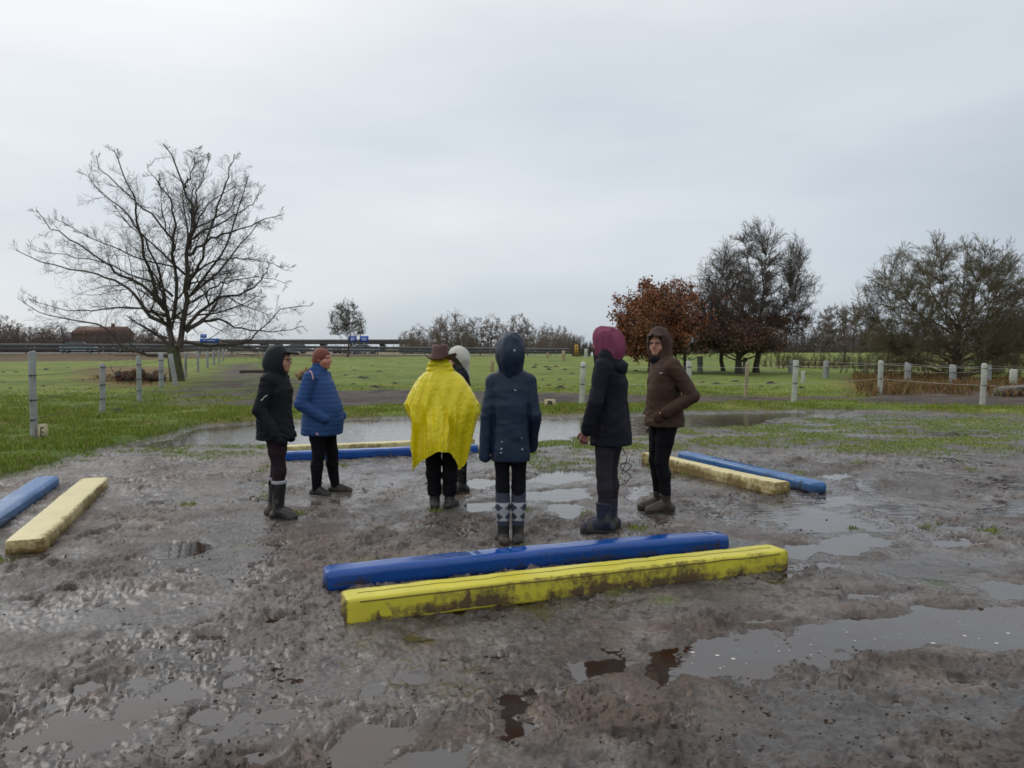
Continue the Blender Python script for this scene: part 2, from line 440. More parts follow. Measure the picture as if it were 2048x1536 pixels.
farstrip = sstep(55, 70, GY)
dryc = mix(dryc, c3(.20, .135, .075), farstrip * .7)
colr = mix(dkc, grc, GG)
colr = np.where(GA[:, None] > .5, mix(mudc, grc * .85, GG), colr)
colr = mix(colr, dryc, np.clip(GDRY, 0, 1) * (1 - GA) * np.maximum(1 - GD, .25) * .9)
wet = np.clip(sstep(.036, .004, GH), 0, 1) * GA
colr = colr * (1 - .38 * wet[:, None]) * (1 - .30 * (GSH * GA)[:, None])
rough = np.where(GA > .5, .46 - .24 * wet + .6 * (fbm2(GX * 3, GY * 3, 4, .6) - .5), .8)
rough = np.clip(rough - .26 * GSH * GA + .25 * GG, .20, .95)
ca = gme.color_attributes.new('cover', 'FLOAT_COLOR', 'POINT')
ca.data.foreach_set('color', np.concatenate([colr, rough[:, None]], 1).astype(np.float32).ravel())
gm = bpy.data.materials.new('ground_cover'); gm.use_nodes = True
N = gm.node_tree.nodes; L = gm.node_tree.links; b = N['Principled BSDF']
at_n = N.new('ShaderNodeVertexColor'); at_n.layer_name = 'cover'
tc = N.new('ShaderNodeTexCoord')
nz = N.new('ShaderNodeTexNoise'); nz.inputs['Scale'].default_value = 42; nz.inputs['Detail'].default_value = 8; nz.inputs['Roughness'].default_value = .7
L.new(tc.outputs['Object'], nz.inputs['Vector'])
mr = N.new('ShaderNodeMapRange'); mr.inputs['From Min'].default_value = .3; mr.inputs['From Max'].default_value = .7
mr.inputs['To Min'].default_value = .40; mr.inputs['To Max'].default_value = 1.6
L.new(nz.outputs['Fac'], mr.inputs['Value'])
vm = N.new('ShaderNodeVectorMath'); vm.operation = 'SCALE'
L.new(at_n.outputs['Color'], vm.inputs[0]); L.new(mr.outputs[0], vm.inputs['Scale'])
L.new(vm.outputs[0], b.inputs['Base Color']); L.new(at_n.outputs['Alpha'], b.inputs['Roughness'])
bp = N.new('ShaderNodeBump'); bp.inputs['Distance'].default_value = .022
bs_ = N.new('ShaderNodeMapRange'); bs_.inputs['From Min'].default_value = .20; bs_.inputs['From Max'].default_value = .42; bs_.inputs['To Min'].default_value = .10; bs_.inputs['To Max'].default_value = .95
L.new(at_n.outputs['Alpha'], bs_.inputs['Value']); L.new(bs_.outputs[0], bp.inputs['Strength'])
L.new(nz.outputs['Fac'], bp.inputs['Height']); L.new(bp.outputs[0], b.inputs['Normal'])
ground = obj('ground', gme, gm); tag(ground, kind='structure')

# standing water in the hollows
wv = []; 
xs = np.linspace(-13, 17, 2); ys = np.array([1.0, 24.0])
wme = mesh_np('water', [[-14, 1, 0], [18, 1, 0], [18, 24, 0], [-14, 24, 0]], [[0, 1, 2, 3]], smooth=False)
wm = bpy.data.materials.new('muddy_water'); wm.use_nodes = True
N = wm.node_tree.nodes; L = wm.node_tree.links; b = N['Principled BSDF']
b.inputs['Base Color'].default_value = (.055, .032, .018, 1); b.inputs['Roughness'].default_value = .03
b.inputs['IOR'].default_value = 1.45; b.inputs['Specular IOR Level'].default_value = 1.0
tc = N.new('ShaderNodeTexCoord')
n1_ = N.new('ShaderNodeTexNoise'); n1_.inputs['Scale'].default_value = 7; n1_.inputs['Detail'].default_value = 3
mp = N.new('ShaderNodeMapping'); mp.inputs['Scale'].default_value = (.7, 1.6, 1)
L.new(tc.outputs['Object'], mp.inputs[0]); L.new(mp.outputs[0], n1_.inputs['Vector'])
sp_ = N.new('ShaderNodeSeparateXYZ'); L.new(tc.outputs['Object'], sp_.inputs[0])
mr = N.new('ShaderNodeMapRange'); mr.inputs['From Min'].default_value = 6; mr.inputs['From Max'].default_value = 13
mr.inputs['To Min'].default_value = .04; mr.inputs['To Max'].default_value = .34
L.new(sp_.outputs['Y'], mr.inputs['Value'])
bp = N.new('ShaderNodeBump'); bp.inputs['Distance'].default_value = .02
L.new(mr.outputs[0], bp.inputs['Strength']); L.new(n1_.outputs['Fac'], bp.inputs['Height']); L.new(bp.outputs[0], b.inputs['Normal'])
# silt clouds the shallow water here and there
n2_ = N.new('ShaderNodeTexNoise'); n2_.inputs['Scale'].default_value = 2.4; n2_.inputs['Detail'].default_value = 5
L.new(tc.outputs['Object'], n2_.inputs['Vector'])
cr = N.new('ShaderNodeValToRGB'); cr.color_ramp.elements[0].position = .38; cr.color_ramp.elements[1].position = .66
cr.color_ramp.elements[0].color = (.036, .016, .008, 1); cr.color_ramp.elements[1].color = (.040, .034, .030, 1)
L.new(n2_.outputs['Fac'], cr.inputs[0]); L.new(cr.outputs[0], b.inputs['Base Color'])
water = obj('water', wme, wm); tag(water, kind='structure')

def gz(x, y):
    return float(fields(np.array([float(x)]), np.array([float(y)]))[0][0])
def gzs(x, y): return fields(np.asarray(x, float), np.asarray(y, float))
# ================================================================== TREES
def nrm(v): return v / (np.linalg.norm(v, axis=-1, keepdims=True) + 1e-9)
def grow(P, R, k, lf, angle, n=4, up=0.15, jit=0.18, t0=0.25, t1=0.98, rf=0.55, rmin=0.004, seed=0, taper=0.75, zup=0.0, outw=0.0, centre=None, tipf=.62):
    """children of every parent branch: P (B,m,3) R (B,m)"""
    rs = np.random.RandomState(seed)
    B, m, _ = P.shape
    seg = np.linalg.norm(np.diff(P, axis=1), axis=2); Lp = seg.sum(1)
    t = np.linspace(t0, t1, k)[None, :] + (rs.rand(B, k) - .5) * (t1 - t0) / k * 1.2
    t = np.clip(t, 0.02, 0.999)
    s = t * (m - 1); i = np.floor(s).astype(int); f = (s - i)[..., None]
    bi = np.arange(B)[:, None]
    pos = P[bi, i] * (1 - f) + P[bi, i + 1] * f
    rad = R[bi, i] * (1 - f[..., 0]) + R[bi, i + 1] * f[..., 0]
    T = nrm(P[bi, i + 1] - P[bi, i])
    rnd = rs.randn(B, k, 3); rnd[..., 2] += zup
    perp = nrm(rnd - (rnd * T).sum(-1, keepdims=True) * T)
    a = angle * (0.7 + 0.6 * rs.rand(B, k, 1))
    d = nrm(np.cos(a) * T + np.sin(a) * perp)
    ln = Lp[:, None] * lf * (1.05 - tipf * t) * (0.6 + 0.8 * rs.rand(B, k))
    C = B * k
    pos = pos.reshape(C, 3); d = d.reshape(C, 3); ln = ln.reshape(C); rad = rad.reshape(C)
    pts = [pos]
    for j in range(1, n):
        d = d + np.array([0, 0, up]) / n * 2 + rs.randn(C, 3) * jit
        if outw and centre is not None: d = d + nrm((pts[-1] - centre) * np.array([1, 1, .3])) * outw
        d = nrm(d); pts.append(pts[-1] + d * (ln / (n - 1))[:, None])
    Pc = np.stack(pts, 1)
    r0 = np.maximum(rad * rf, rmin)
    Rc = r0[:, None] * (1 - taper * np.linspace(0, 1, n)[None, :])
    return Pc, np.maximum(Rc, rmin * .6)
def tubes(P, R, k=3):
    """(B,n,3) polylines to thin tubes, vectorised"""
    B, n, _ = P.shape
    T = nrm(np.gradient(P, axis=1))
    ref = np.where(np.abs(T[:, :1, 2:3]) < .8, np.array([0, 0, 1.0]), np.array([1.0, 0, 0]))
    a = nrm(np.cross(T, np.broadcast_to(ref, T.shape))); b = np.cross(T, a)
    th = 2 * PI * np.arange(k) / k
    V = P[:, :, None, :] + R[:, :, None, None] * (np.cos(th)[None, None, :, None] * a[:, :, None, :] + np.sin(th)[None, None, :, None] * b[:, :, None, :])
    V = V.reshape(-1, 3)
    base = (np.arange(B)[:, None, None] * n + np.arange(n - 1)[None, :, None]) * k
    j = np.arange(k)[None, None, :]; j2 = (j + 1) % k
    F = np.stack([base + j, base + j2, base + k + j2, base + k + j], -1).reshape(-1, 4)
    return V, F
def tube_mesh(name, sets):
    mb = MB()
    for P, R, k in sets:
        V, F = tubes(P, R, k); mb.add(V, F)
    return mb.mesh(name, True)
def resample(pts, n, wob=0.0, seed=0):
    """smooth curve through hand points, n samples"""
    P = np.array(pts, float); m = len(P)
    t = np.linspace(0, m - 1, n); i = np.minimum(np.floor(t).astype(int), m - 2); f = (t - i)[:, None]
    p0 = P[np.maximum(i - 1, 0)]; p1 = P[i]; p2 = P[i + 1]; p3 = P[np.minimum(i + 2, m - 1)]
    C = .5 * ((2 * p1) + (p2 - p0) * f + (2 * p0 - 5 * p1 + 4 * p2 - p3) * f ** 2 + (3 * p1 - p0 - 3 * p2 + p3) * f ** 3)
    if wob: C[1:] += np.random.RandomState(seed).randn(n - 1, C.shape[1]) * wob
    return C
def leaves(P, per, size, spread, seed):
    """small leaf faces round the twig points"""
    rs = np.random.RandomState(seed)
    C = np.repeat(P.reshape(-1, 3), per, 0) + rs.randn(P.reshape(-1, 3).shape[0] * per, 3) * spread
    n = len(C); u = nrm(rs.randn(n, 3)); v = nrm(np.cross(u, rs.randn(n, 3)))
    s = size * (0.6 + .8 * rs.rand(n, 1))
    V = np.stack([C - u * s, C + v * s * .6, C + u * s, C - v * s * .6], 1).reshape(-1, 3)
    return V, np.arange(n * 4).reshape(n, 4)

bark_dark = mat('bark_dark', (.045, .036, .030), .9, (.085, .075, .055), 7, .6, 30)
bark_moss = mat('bark_moss', (.050, .040, .028), .9, (.085, .095, .035), 5, .6, 30)
twig_dark = mat('twig_dark', (.050, .040, .034), .85, (.085, .066, .054), 3)
twig_mid = mat('twig_mid', (.098, .082, .072), .85, (.14, .115, .098), 3)
twig_grey = mat('twig_grey', (.10, .085, .075), .85, (.14, .115, .095), 2)
twig_olive = mat('twig_olive', (.105, .090, .052), .85, (.165, .14, .085), 2)
twig_hazed = mat('twig_hazed', (.165, .135, .115), .9, (.21, .165, .135), 1)  # paler than the near twigs: distance haze mixed into the colour
leaf_brown = mat('leaf_brown', (.30, .105, .038), .7, (.15, .055, .026), 1.2)
leaf_dull = mat('leaf_dull', (.13, .055, .030), .7, (.075, .04, .025), 1.2)

# ---- the big bare tree by the left paddock: main limbs follow the photograph
TY = 35.0
def zp(x, y): return atY(x / 3.2, 280 + y / 3.2, TY)
limbs = [
 [(1135, 1530), (1120, 1430), (1105, 1320)],
 [(1100, 1385), (960, 1380), (850, 1350), (740, 1270), (650, 1180), (520, 1160), (380, 1130), (250, 1100), (120, 1010)],
 [(1112, 1400), (1088, 1260), (1078, 1160), (1056, 1070), (1035, 990), (1000, 900), (950, 800)],
 [(1085, 1190), (980, 1130), (900, 1040), (820, 950), (700, 890), (600, 850), (430, 830), (250, 770), (100, 700)],
 [(1060, 1090), (980, 985), (860, 910), (760, 860), (700, 800), (560, 700), (430, 620), (330, 560), (230, 450)],
 [(1050, 1080), (1000, 1000), (960, 860), (920, 700), (870, 480), (860, 370), (780, 200), (730, 60)],
 [(1110, 1150), (1130, 1000), (1110, 780), (1100, 650), (1000, 500), (880, 400), (700, 250), (600, 110)],
 [(1150, 1330), (1170, 1200), (1190, 1000), (1200, 860), (1200, 640), (1250, 540), (1240, 430), (1180, 300), (1120, 150), (1040, 20)],
 [(1200, 960), (1250, 850), (1310, 680), (1400, 400), (1460, 230), (1500, 90)],
 [(1210, 740), (1320, 650), (1450, 600), (1600, 540), (1800, 480)],
 [(1190, 1200), (1300, 1080), (1400, 1010), (1550, 980), (1650, 920), (1700, 860), (1720, 780)],
 [(1190, 1230), (1300, 1160), (1450, 1170), (1600, 1220), (1800, 1220), (1950, 1190)],
 [(1180, 1290), (1350, 1310), (1500, 1310), (1650, 1240), (1800, 1090), (1990, 1060)],
 [(1205, 640), (1350, 560), (1500, 480), (1620, 400), (1660, 310)],
 [(1110, 780), (1110, 560), (1100, 400), (1050, 330), (930, 150)],
 [(1245, 560), (1250, 400), (1290, 250), (1340, 80)],
 [(1180, 300), (1230, 200), (1250, 60)],
 [(1060, 1120), (1060, 1000), (960, 700), (820, 480), (640, 330), (560, 210)],
 [(1200, 880), (1350, 790), (1500, 760), (1650, 770), (1850, 840)],
 [(1105, 1000), (1010, 920), (850, 860), (640, 780), (420, 740), (200, 700)],
 [(1090, 1160), (960, 1090), (760, 1080), (600, 1090), (420, 1090), (200, 1040)],
 [(1230, 1040), (1340, 960), (1480, 900), (1650, 880), (1840, 930)],
 [(1215, 700), (1280, 480), (1420, 350), (1600, 270)],
]
lr = [.30, .10, .20, .13, .11, .13, .12, .18, .11, .10, .11, .10, .10, .075, .085, .08, .06, .09, .07, .08, .08, .07, .07]
rs = np.random.RandomState(3)
NL = 16
P0 = []; R0 = []
for i, l in enumerate(limbs):
    C = resample([zp(*p) for p in l], NL)
    if i > 0:
        tt = np.linspace(0, 1, NL)
        nodep = i in (2, 6, 7)
        dep = 0 if nodep else rs.uniform(-3.2, 3.2) if i % 2 else rs.choice([-1, 1]) * rs.uniform(1.0, 4.2)
        s = 1 + (tt ** 1.3) * dep / TY                      # lean the limb towards or away, keeping its outline
        C = np.array([0, 0, CAM_H]) + (C - np.array([0, 0, CAM_H])) * s[:, None]
        C[1:] += rs.randn(NL - 1, 3) * .045
    P0.append(C); R0.append(lr[i] * (1 - .86 * np.linspace(0, 1, NL) ** .7))
P0 = np.array(P0); R0 = np.array(R0) * .86; R0[0] = np.linspace(.33, .25, NL)
# extra limbs reaching towards and away from the viewer
ctr = np.array(zp(1150, 900))
ext, extr = grow(P0[[2, 6, 7, 7, 10]], R0[[2, 6, 7, 7, 10]] * 1.2, 4, .52, 1.0, n=NL, up=.12, jit=.07, t0=.12, t1=.5, rf=.5, seed=5)
L1 = np.concatenate([P0[1:], ext]); L1r = np.concatenate([R0[1:], extr])
b2, b2r = grow(L1, L1r, 18, .30, .85, n=7, up=.12, tipf=.86, jit=.13, t0=.12, t1=.97, rf=.34, rmin=.007, seed=6)
b3, b3r = grow(b2, b2r, 9, .50, .75, n=5, up=.18, jit=.16, t0=.15, t1=.97, rf=.44, rmin=.0052, seed=7)
b4, b4r = grow(b3, b3r, 5, .58, .8, n=3, up=.12, jit=.15, t0=.2, t1=.97, rf=.6, rmin=.0042, seed=8)
tb = at(1120 / 3.2, 280 + 1500 / 3.2)
tree = empty('bare_tree', (P0[0][0][0], P0[0][0][1], 0))
tag(tree, 'wide bare tree with many rising limbs beside the left paddock fence', 'tree')
def under(me_sets, o): 
    off = np.array(o.location)
    return [(P - off, R, k) for P, R, k in me_sets]
trunk_p = P0[:1].copy(); trunk_p[0, 0, 2] = -.1
obj('trunk', tube_mesh('trunk', under([(trunk_p, R0[:1] * 1.0, 10)], tree)), bark_moss, tree)
obj('crown', tube_mesh('crown', under([(L1, L1r, 7), (b2, b2r, 4), (b3, b3r, 3), (b4, b4r, 3)], tree)), twig_dark, tree)

# ---- general bare tree
def bare_tree(name, label, base, hgt, width, seed, bark, twig, stems=7, fork=.16, spread=.62, lean=0.0, dens=(9, 7, 5), r0=None, up=.35, leafy=None, group=None, trunkh=None, cat='tree', low=None, rm=.010, pw=.9, l2=.52, belly=.42, fill=300, trk=.72):
    rs = np.random.RandomState(seed)
    root = empty(name, (base[0], base[1], 0)); tag(root, label, cat, group)
    r0 = r0 or hgt * .024
    th = trunkh or hgt * fork
    n = 12
    sets = []
    tr = np.zeros((1, n, 3)); tr[0, :, 2] = np.linspace(-.15, hgt * trk, n)
    tr[0, 1:, :2] = np.cumsum(rs.randn(n - 1, 2) * hgt * .008, 0) + np.array([lean, 0]) * np.linspace(0, 1, n)[1:, None]
    trr = r0 * (1 - .9 * np.linspace(0, 1, n) ** .8)[None, :]
    trr[0, 0] *= 1.25
    P = []; R = []
    zc = th + (hgt - th) * belly                            # widest height of the crown
    stems = int(stems * .9)
    for s in range(stems):
        f = (s + .5) / stems
        az = s * 2.39996 + rs.uniform(-.3, .3)
        # tips spread over the surface (and some inside) of a rounded crown
        sz = -spread + (1 + spread) * f
        sz = min(.995, sz)
        cr = math.sqrt(max(0, 1 - sz * sz)) ** (pw) * rs.uniform(.62, .85)
        tz = zc + (sz * (hgt - zc) if sz > 0 else sz * (zc - th) * 1.0) * rs.uniform(.82, .95)
        lx = 1 + .10 * math.sin(az * 2 + seed)
        tip = np.array([math.cos(az) * cr * width * .5 * lx, math.sin(az) * cr * width * .5, max(tz, .5)])
        z0 = th + (hgt * .42 - th) * f ** 1.3 * rs.uniform(.5, 1.0)
        z0 = min(z0, tip[2] * .85) if tip[2] > th else th * .9
        i = np.interp(z0, tr[0, :, 2], np.arange(n)); p0 = np.array([np.interp(i, np.arange(n), tr[0, :, c]) for c in range(3)])
        dz = tip[2] - p0[2]
        mid = p0 * .5 + tip * .5 + np.array([math.cos(az), math.sin(az), 0]) * cr * width * .06 - np.array([0, 0, dz * .06])
        C = resample([p0, p0 * .78 + mid * .22, mid, tip], n, wob=hgt * .005, seed=seed * 31 + s)
        P.append(C); R.append(r0 * (.34 - .12 * f) * rs.uniform(.7, 1.15) * (1 - .9 * np.linspace(0, 1, n) ** .75))
    P = np.concatenate([np.array(P), tr]); R = np.concatenate([np.array(R), trr])
    # second order boughs reach for points spread evenly through the crown
    M = fill
    u = rs.randn(M, 3); u /= np.linalg.norm(u, axis=1)[:, None]
    u[:, 2] = np.where(u[:, 2] < -spread, rs.uniform(-spread, 1, M), u[:, 2])
    hzr = np.sqrt(np.clip(1 - u[:, 2] ** 2, 0, 1)) ** pw; azs = np.arctan2(u[:, 1], u[:, 0])
    lob = .90 + .20 * noise3(np.cos(azs) * 2.2 + seed, np.sin(azs) * 2.2 + 5, u[:, 2] * 2.6 + seed)
    q = rs.rand(M) ** .42 * lob
    T3 = np.stack([np.cos(azs) * hzr * q * width * .5, np.sin(azs) * hzr * q * width * .5,
                   zc + np.where(u[:, 2] > 0, u[:, 2] * (hgt - zc), u[:, 2] * (zc - th * .6)) * q], 1)
    Q = P[:, 2:-1].reshape(-1, 3); QR = R[:, 2:-1].reshape(-1); QT = nrm(np.gradient(P, axis=1))[:, 2:-1].reshape(-1, 3)
    D = T3[:, None] - Q[None]; dl = np.linalg.norm(D, axis=2)
    cs = (D * QT[None]).sum(2) / (dl + 1e-6)
    b_ = np.argmin(dl * (1 + 1.3 * (1 - cs)) + .25 * np.clip(Q[None, :, 2] - T3[:, None, 2], 0, 99), 1)
    p0 = Q[b_]; dd = T3 - p0; ln = np.linalg.norm(dd, axis=1)[:, None]; tg = QT[b_] * ln
    tt = np.linspace(0, 1, 7)[None, :, None]
    c2 = p0[:, None] + (dd[:, None] * tt) * tt ** .3 * .55 + .45 * (tg * .55)[:, None] * (tt * (1 - tt)) * 2 + .45 * dd[:, None] * tt
    c2[:, 1:] += rs.randn(M, 6, 3) * (ln * .018)[:, None]
    c2r = np.maximum(np.minimum(QR[b_] * .6, .006 + ln[:, 0] * .014), rm * 1.1)[:, None] * (1 - .72 * tt[..., 0])
    c3_, c3r = grow(c2, c2r, dens[1], l2, .6, n=5, up=up * .5, jit=.13, t0=.25, t1=1.0, rf=.55, rmin=rm, seed=seed + 2)
    sets = [(P[:-1], R[:-1], 6), (c2, c2r, 4), (c3_, c3r, 3)]
    if dens[2]:
        c4, c4r = grow(c3_, c3r, dens[2], .55, .7, n=3, up=up * .3, jit=.15, t0=.2, t1=.97, rf=.6, rmin=rm * .8, seed=seed + 3)
        sets.append((c4, c4r, 3))
    obj('trunk', tube_mesh('trunk', [(tr, trr, 9)]), bark, root)
    obj('crown', tube_mesh('crown', sets), twig, root)
    if leafy:
        sel, per, size, spr, lm, lf = leafy
        Q = (c4 if dens[2] else c3_)
        q = Q[:, 1:, :].reshape(-1, 3)
        q = q[sel(q)]
        V, F = leaves(q, per, size, spr, seed + 9)
        obj('leaves', mesh_np('leaves', V, F, smooth=False), lm, root)
    return root

# right group
b = at(1512, 748)
bare_tree('bare_tree', 'tallest bare tree with dense upright twigs, right of the brown oak', b, atY(1512, 448, b[1])[2], (1632 - 1395) / FPX * b[1] * 1.0, 21, bark_dark, twig_mid, stems=20, fork=.16, spread=.7, dens=(12, 9, 6), up=.45, rm=.0105, pw=.9, belly=.36, fill=800,
          leafy=(lambda q: (q[:, 2] < 3.6) & (q[:, 0] < 3) & (np.random.RandomState(1).rand(len(q)) < .35), 1, .055, .10, leaf_dull, 0))
b = (at(1375, 742)[0], 43.0)
b = (atY(1372, 740, 46.)[0], 46.0)
bare_tree('oak_tree', 'broad oak holding rusty brown winter leaves on its left side', b, atY(1372, 560, 46.)[2] * 1.0, 190 / FPX * 46 * 1.25, 33, bark_dark, twig_dark, stems=13, fork=.14, spread=.7, dens=(8, 7, 4), up=.3, rm=.012,
          leafy=(lambda q: (np.random.RandomState(2).rand(len(q)) < np.clip(.52 - q[:, 0] * .42, .06, .95)) & (noise3(q[:, 0] * .9 + 50, q[:, 1] * .9 + 50, q[:, 2] * .9) > .36), 2, .075, .14, leaf_brown, 0))
b = (atY(1300, 740, 49.)[0], 49.0)
bare_tree('oak_tree', 'low oak with bright rusty leaves at the left end of the right tree group', b, atY(1300, 566, 49.)[2], 120 / FPX * 49 * 1.3, 47, bark_dark, twig_mid, stems=11, fork=.12, spread=.8, dens=(7, 6, 4), up=.25, rm=.012,
          leafy=(lambda q: (noise3(q[:, 0] * .8 + 20, q[:, 1] * .8 + 50, q[:, 2] * .8) > .30), 2, .085, .15, leaf_brown, 0))
b = (atY(1448, 740, 50.)[0], 50.0)
bare_tree('bare_tree', 'slim bare tree rising between the brown oak and the tallest tree', b, atY(1440, 528, 50.)[2], 120 / FPX * 50 * 1.2, 55, bark_dark, twig_mid, stems=11, fork=.2, spread=.4, dens=(9, 7, 4), up=.5, rm=.012)
b = (atY(1478, 745, 44.)[0], 44.0)
bare_tree('bare_tree', 'low tree with a thick pale trunk and dull red leaves under the tallest tree', b, atY(1478, 640, 44.)[2], 150 / FPX * 44 * 1.2, 61, bark_dark, twig_dark, stems=9, fork=.25, spread=.3, dens=(8, 6, 4), r0=.30, up=.1, rm=.011,
          leafy=(lambda q: np.random.RandomState(4).rand(len(q)) < .5, 1, .07, .12, leaf_dull, 0))
b = at(1690, 722)
b = (atY(1690, 720, 62.)[0], 62.0)
bare_tree('bare_tree', 'small hazy bare tree standing between the tallest tree and the big rounded bush tree', b, atY(1690, 604, 62.)[2], 105 / FPX * 62 * 1.3, 71, bark_dark, twig_hazed, stems=13, fork=.08, spread=.4, dens=(9, 7, 5), up=.5, rm=.018)
b = (atY(1905, 755, 36.)[0], 36.0)
bare_tree('willow_tree', 'huge rounded bush-like bare tree with dense olive twigs at the right edge', b, atY(1930, 462, 36.)[2], 330 / FPX * 36 * 1.16, 83, bark_dark, twig_olive, stems=44, fork=.03, spread=.85, dens=(10, 9, 6), r0=.34, up=.42, rm=.0085, pw=.9, l2=.45, belly=.40, fill=1500, trk=.42)
b = (atY(2090, 745, 44.)[0], 44.0)
bare_tree('bare_tree', 'brown twiggy tree cut off by the right edge behind the bush-like tree', b, atY(2060, 590, 44.)[2], 260 / FPX * 44, 91, bark_dark, twig_olive, stems=18, fork=.06, spread=.15, dens=(10, 8, 5), up=.3, rm=.014)
# small tree on its mound by the blue road signs
b = (atY(696, 706, 105.)[0], 105.0)
bare_tree('bare_tree', 'small distant bare tree behind the pair of blue road signs', b, atY(696, 601, 105.)[2], 62 / FPX * 105 * 1.25, 95, bark_dark, twig_mid, stems=11, fork=.18, spread=.25, dens=(8, 6, 4), up=.3, rm=.020)

# ---- distant trees: three prototypes, copied
far_protos = []
for k in range(3):
    far_protos.append(bare_tree('distant_tree', 'x', (0, 0), 12, [7.5, 9, 6][k], 101 + k * 7, twig_hazed, twig_hazed, stems=12, fork=.06, spread=.8, dens=(8, 6, 4), up=.5, rm=.030, pw=.85, fill=260))
centre = [ # px of foot, px of top, distance, proto, width factor
 (812, 660, 190, 0, 1.0), (836, 647, 200, 2, 1.0), (862, 655, 185, 1, .9), (880, 640, 200, 0, .9), (903, 622, 175, 1, 1.0), (930, 640, 190, 2, 1.1),
 (953, 632, 180, 0, 1.0), (985, 628, 185, 2, 1.1), (1012, 645, 200, 1, .9), (1038, 625, 180, 0, .9), (1052, 642, 195, 2, 1.1), (1078, 655, 190, 1, .8), (1094, 646, 200, 2, 1.0), (1122, 650, 190, 0, .8), (1140, 664, 200, 1, .7)]
lab_c = ['at the left end of the central copse, beside the bridge', 'second from the left end of the central copse', 'low tree third from the left in the central copse',
 'just left of the brown hat in the central copse', 'tall and spiky directly above the brown hat', 'directly above the white hood in the central copse',
 'just right of the white hood in the central copse', 'left of the navy hood in the central copse', 'low tree immediately left of the navy hood', 'tallest tree right above the navy hood',
 'immediately right of the navy hood', 'low tree midway between the navy hood and the yellow post', 'third from the right end of the central copse', 'second from the right end of the central copse', 'smallest tree at the right end of the central copse']
rs = np.random.RandomState(17)
used = [False] * 3
def place_far(px, top, Y, k, wf, label, group, short='distant_tree'):
    o = far_protos[k] if not used[k] else copy_tree(far_protos[k])
    used[k] = True
    h = atY(px, top, Y)[2]
    s = h / 12.0
    o.location = (atY(px, 700, Y)[0], Y, 0); o.scale = (s * wf * 1.15, s * wf * 1.15, s); o.rotation_euler[2] = rs.uniform(0, 6.28)
    tag(o, label, 'tree', group)
    return o
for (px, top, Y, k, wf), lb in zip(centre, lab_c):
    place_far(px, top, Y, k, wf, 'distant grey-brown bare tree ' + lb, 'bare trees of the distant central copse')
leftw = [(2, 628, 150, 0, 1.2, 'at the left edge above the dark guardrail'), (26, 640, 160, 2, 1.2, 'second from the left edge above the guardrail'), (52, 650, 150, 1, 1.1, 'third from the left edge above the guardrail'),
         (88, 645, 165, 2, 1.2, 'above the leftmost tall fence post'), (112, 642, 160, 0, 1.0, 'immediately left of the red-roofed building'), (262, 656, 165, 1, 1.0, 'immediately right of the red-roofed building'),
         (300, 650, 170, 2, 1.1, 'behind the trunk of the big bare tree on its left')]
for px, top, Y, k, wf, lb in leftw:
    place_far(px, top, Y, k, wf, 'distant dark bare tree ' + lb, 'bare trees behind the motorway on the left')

# ---- woods that read as one mass
def thicket(name, label, x0, x1, Y, top0, top1, seed, m, dens=9, rm=.03, depth=14, ph=None, base=0.0):
    rs = np.random.RandomState(seed)
    X0 = atY(x0, 700, Y)[0]; X1 = atY(x1, 700, Y)[0]
    n = int((X1 - X0) * dens)
    f = rs.rand(n); x = X0 + (X1 - X0) * f; y = Y + rs.rand(n) * depth
    px = x0 + (x1 - x0) * f
    top = np.interp(px, [x0, (x0 + x1) / 2, x1], [top0, (top0 + top1) / 2, top1])
    hh = (CAM_H + (HZ - top) / FPX * Y) * (.55 + .55 * noise2(px * .06 + seed, px * 0 + seed * 3.3)) * (.65 + .4 * rs.rand(n))
    P = np.zeros((n, 6, 3)); t = np.linspace(0, 1, 6)
    P[:, :, 0] = x[:, None] + rs.randn(n, 1) * .12 * hh[:, None] * t + rs.randn(n, 6) * .05
    P[:, :, 1] = y[:, None] + rs.randn(n, 6) * .05
    P[:, :, 2] = base + hh[:, None] * t
    R = np.repeat((.02 + .008 * hh)[:, None], 6, 1) * (1 - .8 * t)
    c, cr = grow(P, R, 11, .42, .6, n=4, up=.3, jit=.16, t0=.08, t1=.98, rf=.6, rmin=rm, seed=seed)
    d, dr = grow(c, cr, 5, .5, .7, n=3, up=.2, jit=.2, t0=.1, t1=.95, rf=.7, rmin=rm * .8, seed=seed + 1)
    o = obj(name, tube_mesh(name, [(P, R, 3), (c, cr, 3), (d, dr, 3)]), m)
    return tag(o, label, 'woodland', kind='stuff')
twig_red = mat('twig_red', (.105, .070, .065), .9, (.15, .12, .115), .3)
thicket('woodland', 'brown bare thicket behind the motorway on the left', -260, 330, 135, 650, 662, 5, twig_red, dens=15, rm=.02)
thicket('woodland', 'brown undergrowth of the distant central copse', 796, 1150, 172, 668, 664, 6, twig_hazed, dens=13, rm=.022)
thicket('woodland', 'low brown thicket far behind the trees on the right', 1150, 2350, 110, 672, 640, 8, mat('twig_dim', (.085, .07, .062), .9, (.12, .10, .085), .4), dens=15, rm=.02)
thicket('woodland', 'olive scrub at the foot of the bush-like tree on the right', 1760, 2300, 42, 700, 690, 9, twig_olive, dens=14, rm=.009, depth=6)
thicket('woodland', 'thin brown scrub round the foot of the small hazy tree', 1560, 1780, 56, 702, 700, 10, mat('twig_scrub', (.10, .075, .045), .9, (.15, .11, .06), .4), dens=14, rm=.009, depth=6)
thicket('woodland', 'grey tree line on the horizon beyond the bridge', 300, 860, 460, 686, 690, 12, mat('twig_horizon', (.20, .19, .19), .9, (.24, .225, .22), .4), dens=1.6, rm=.07, depth=30)
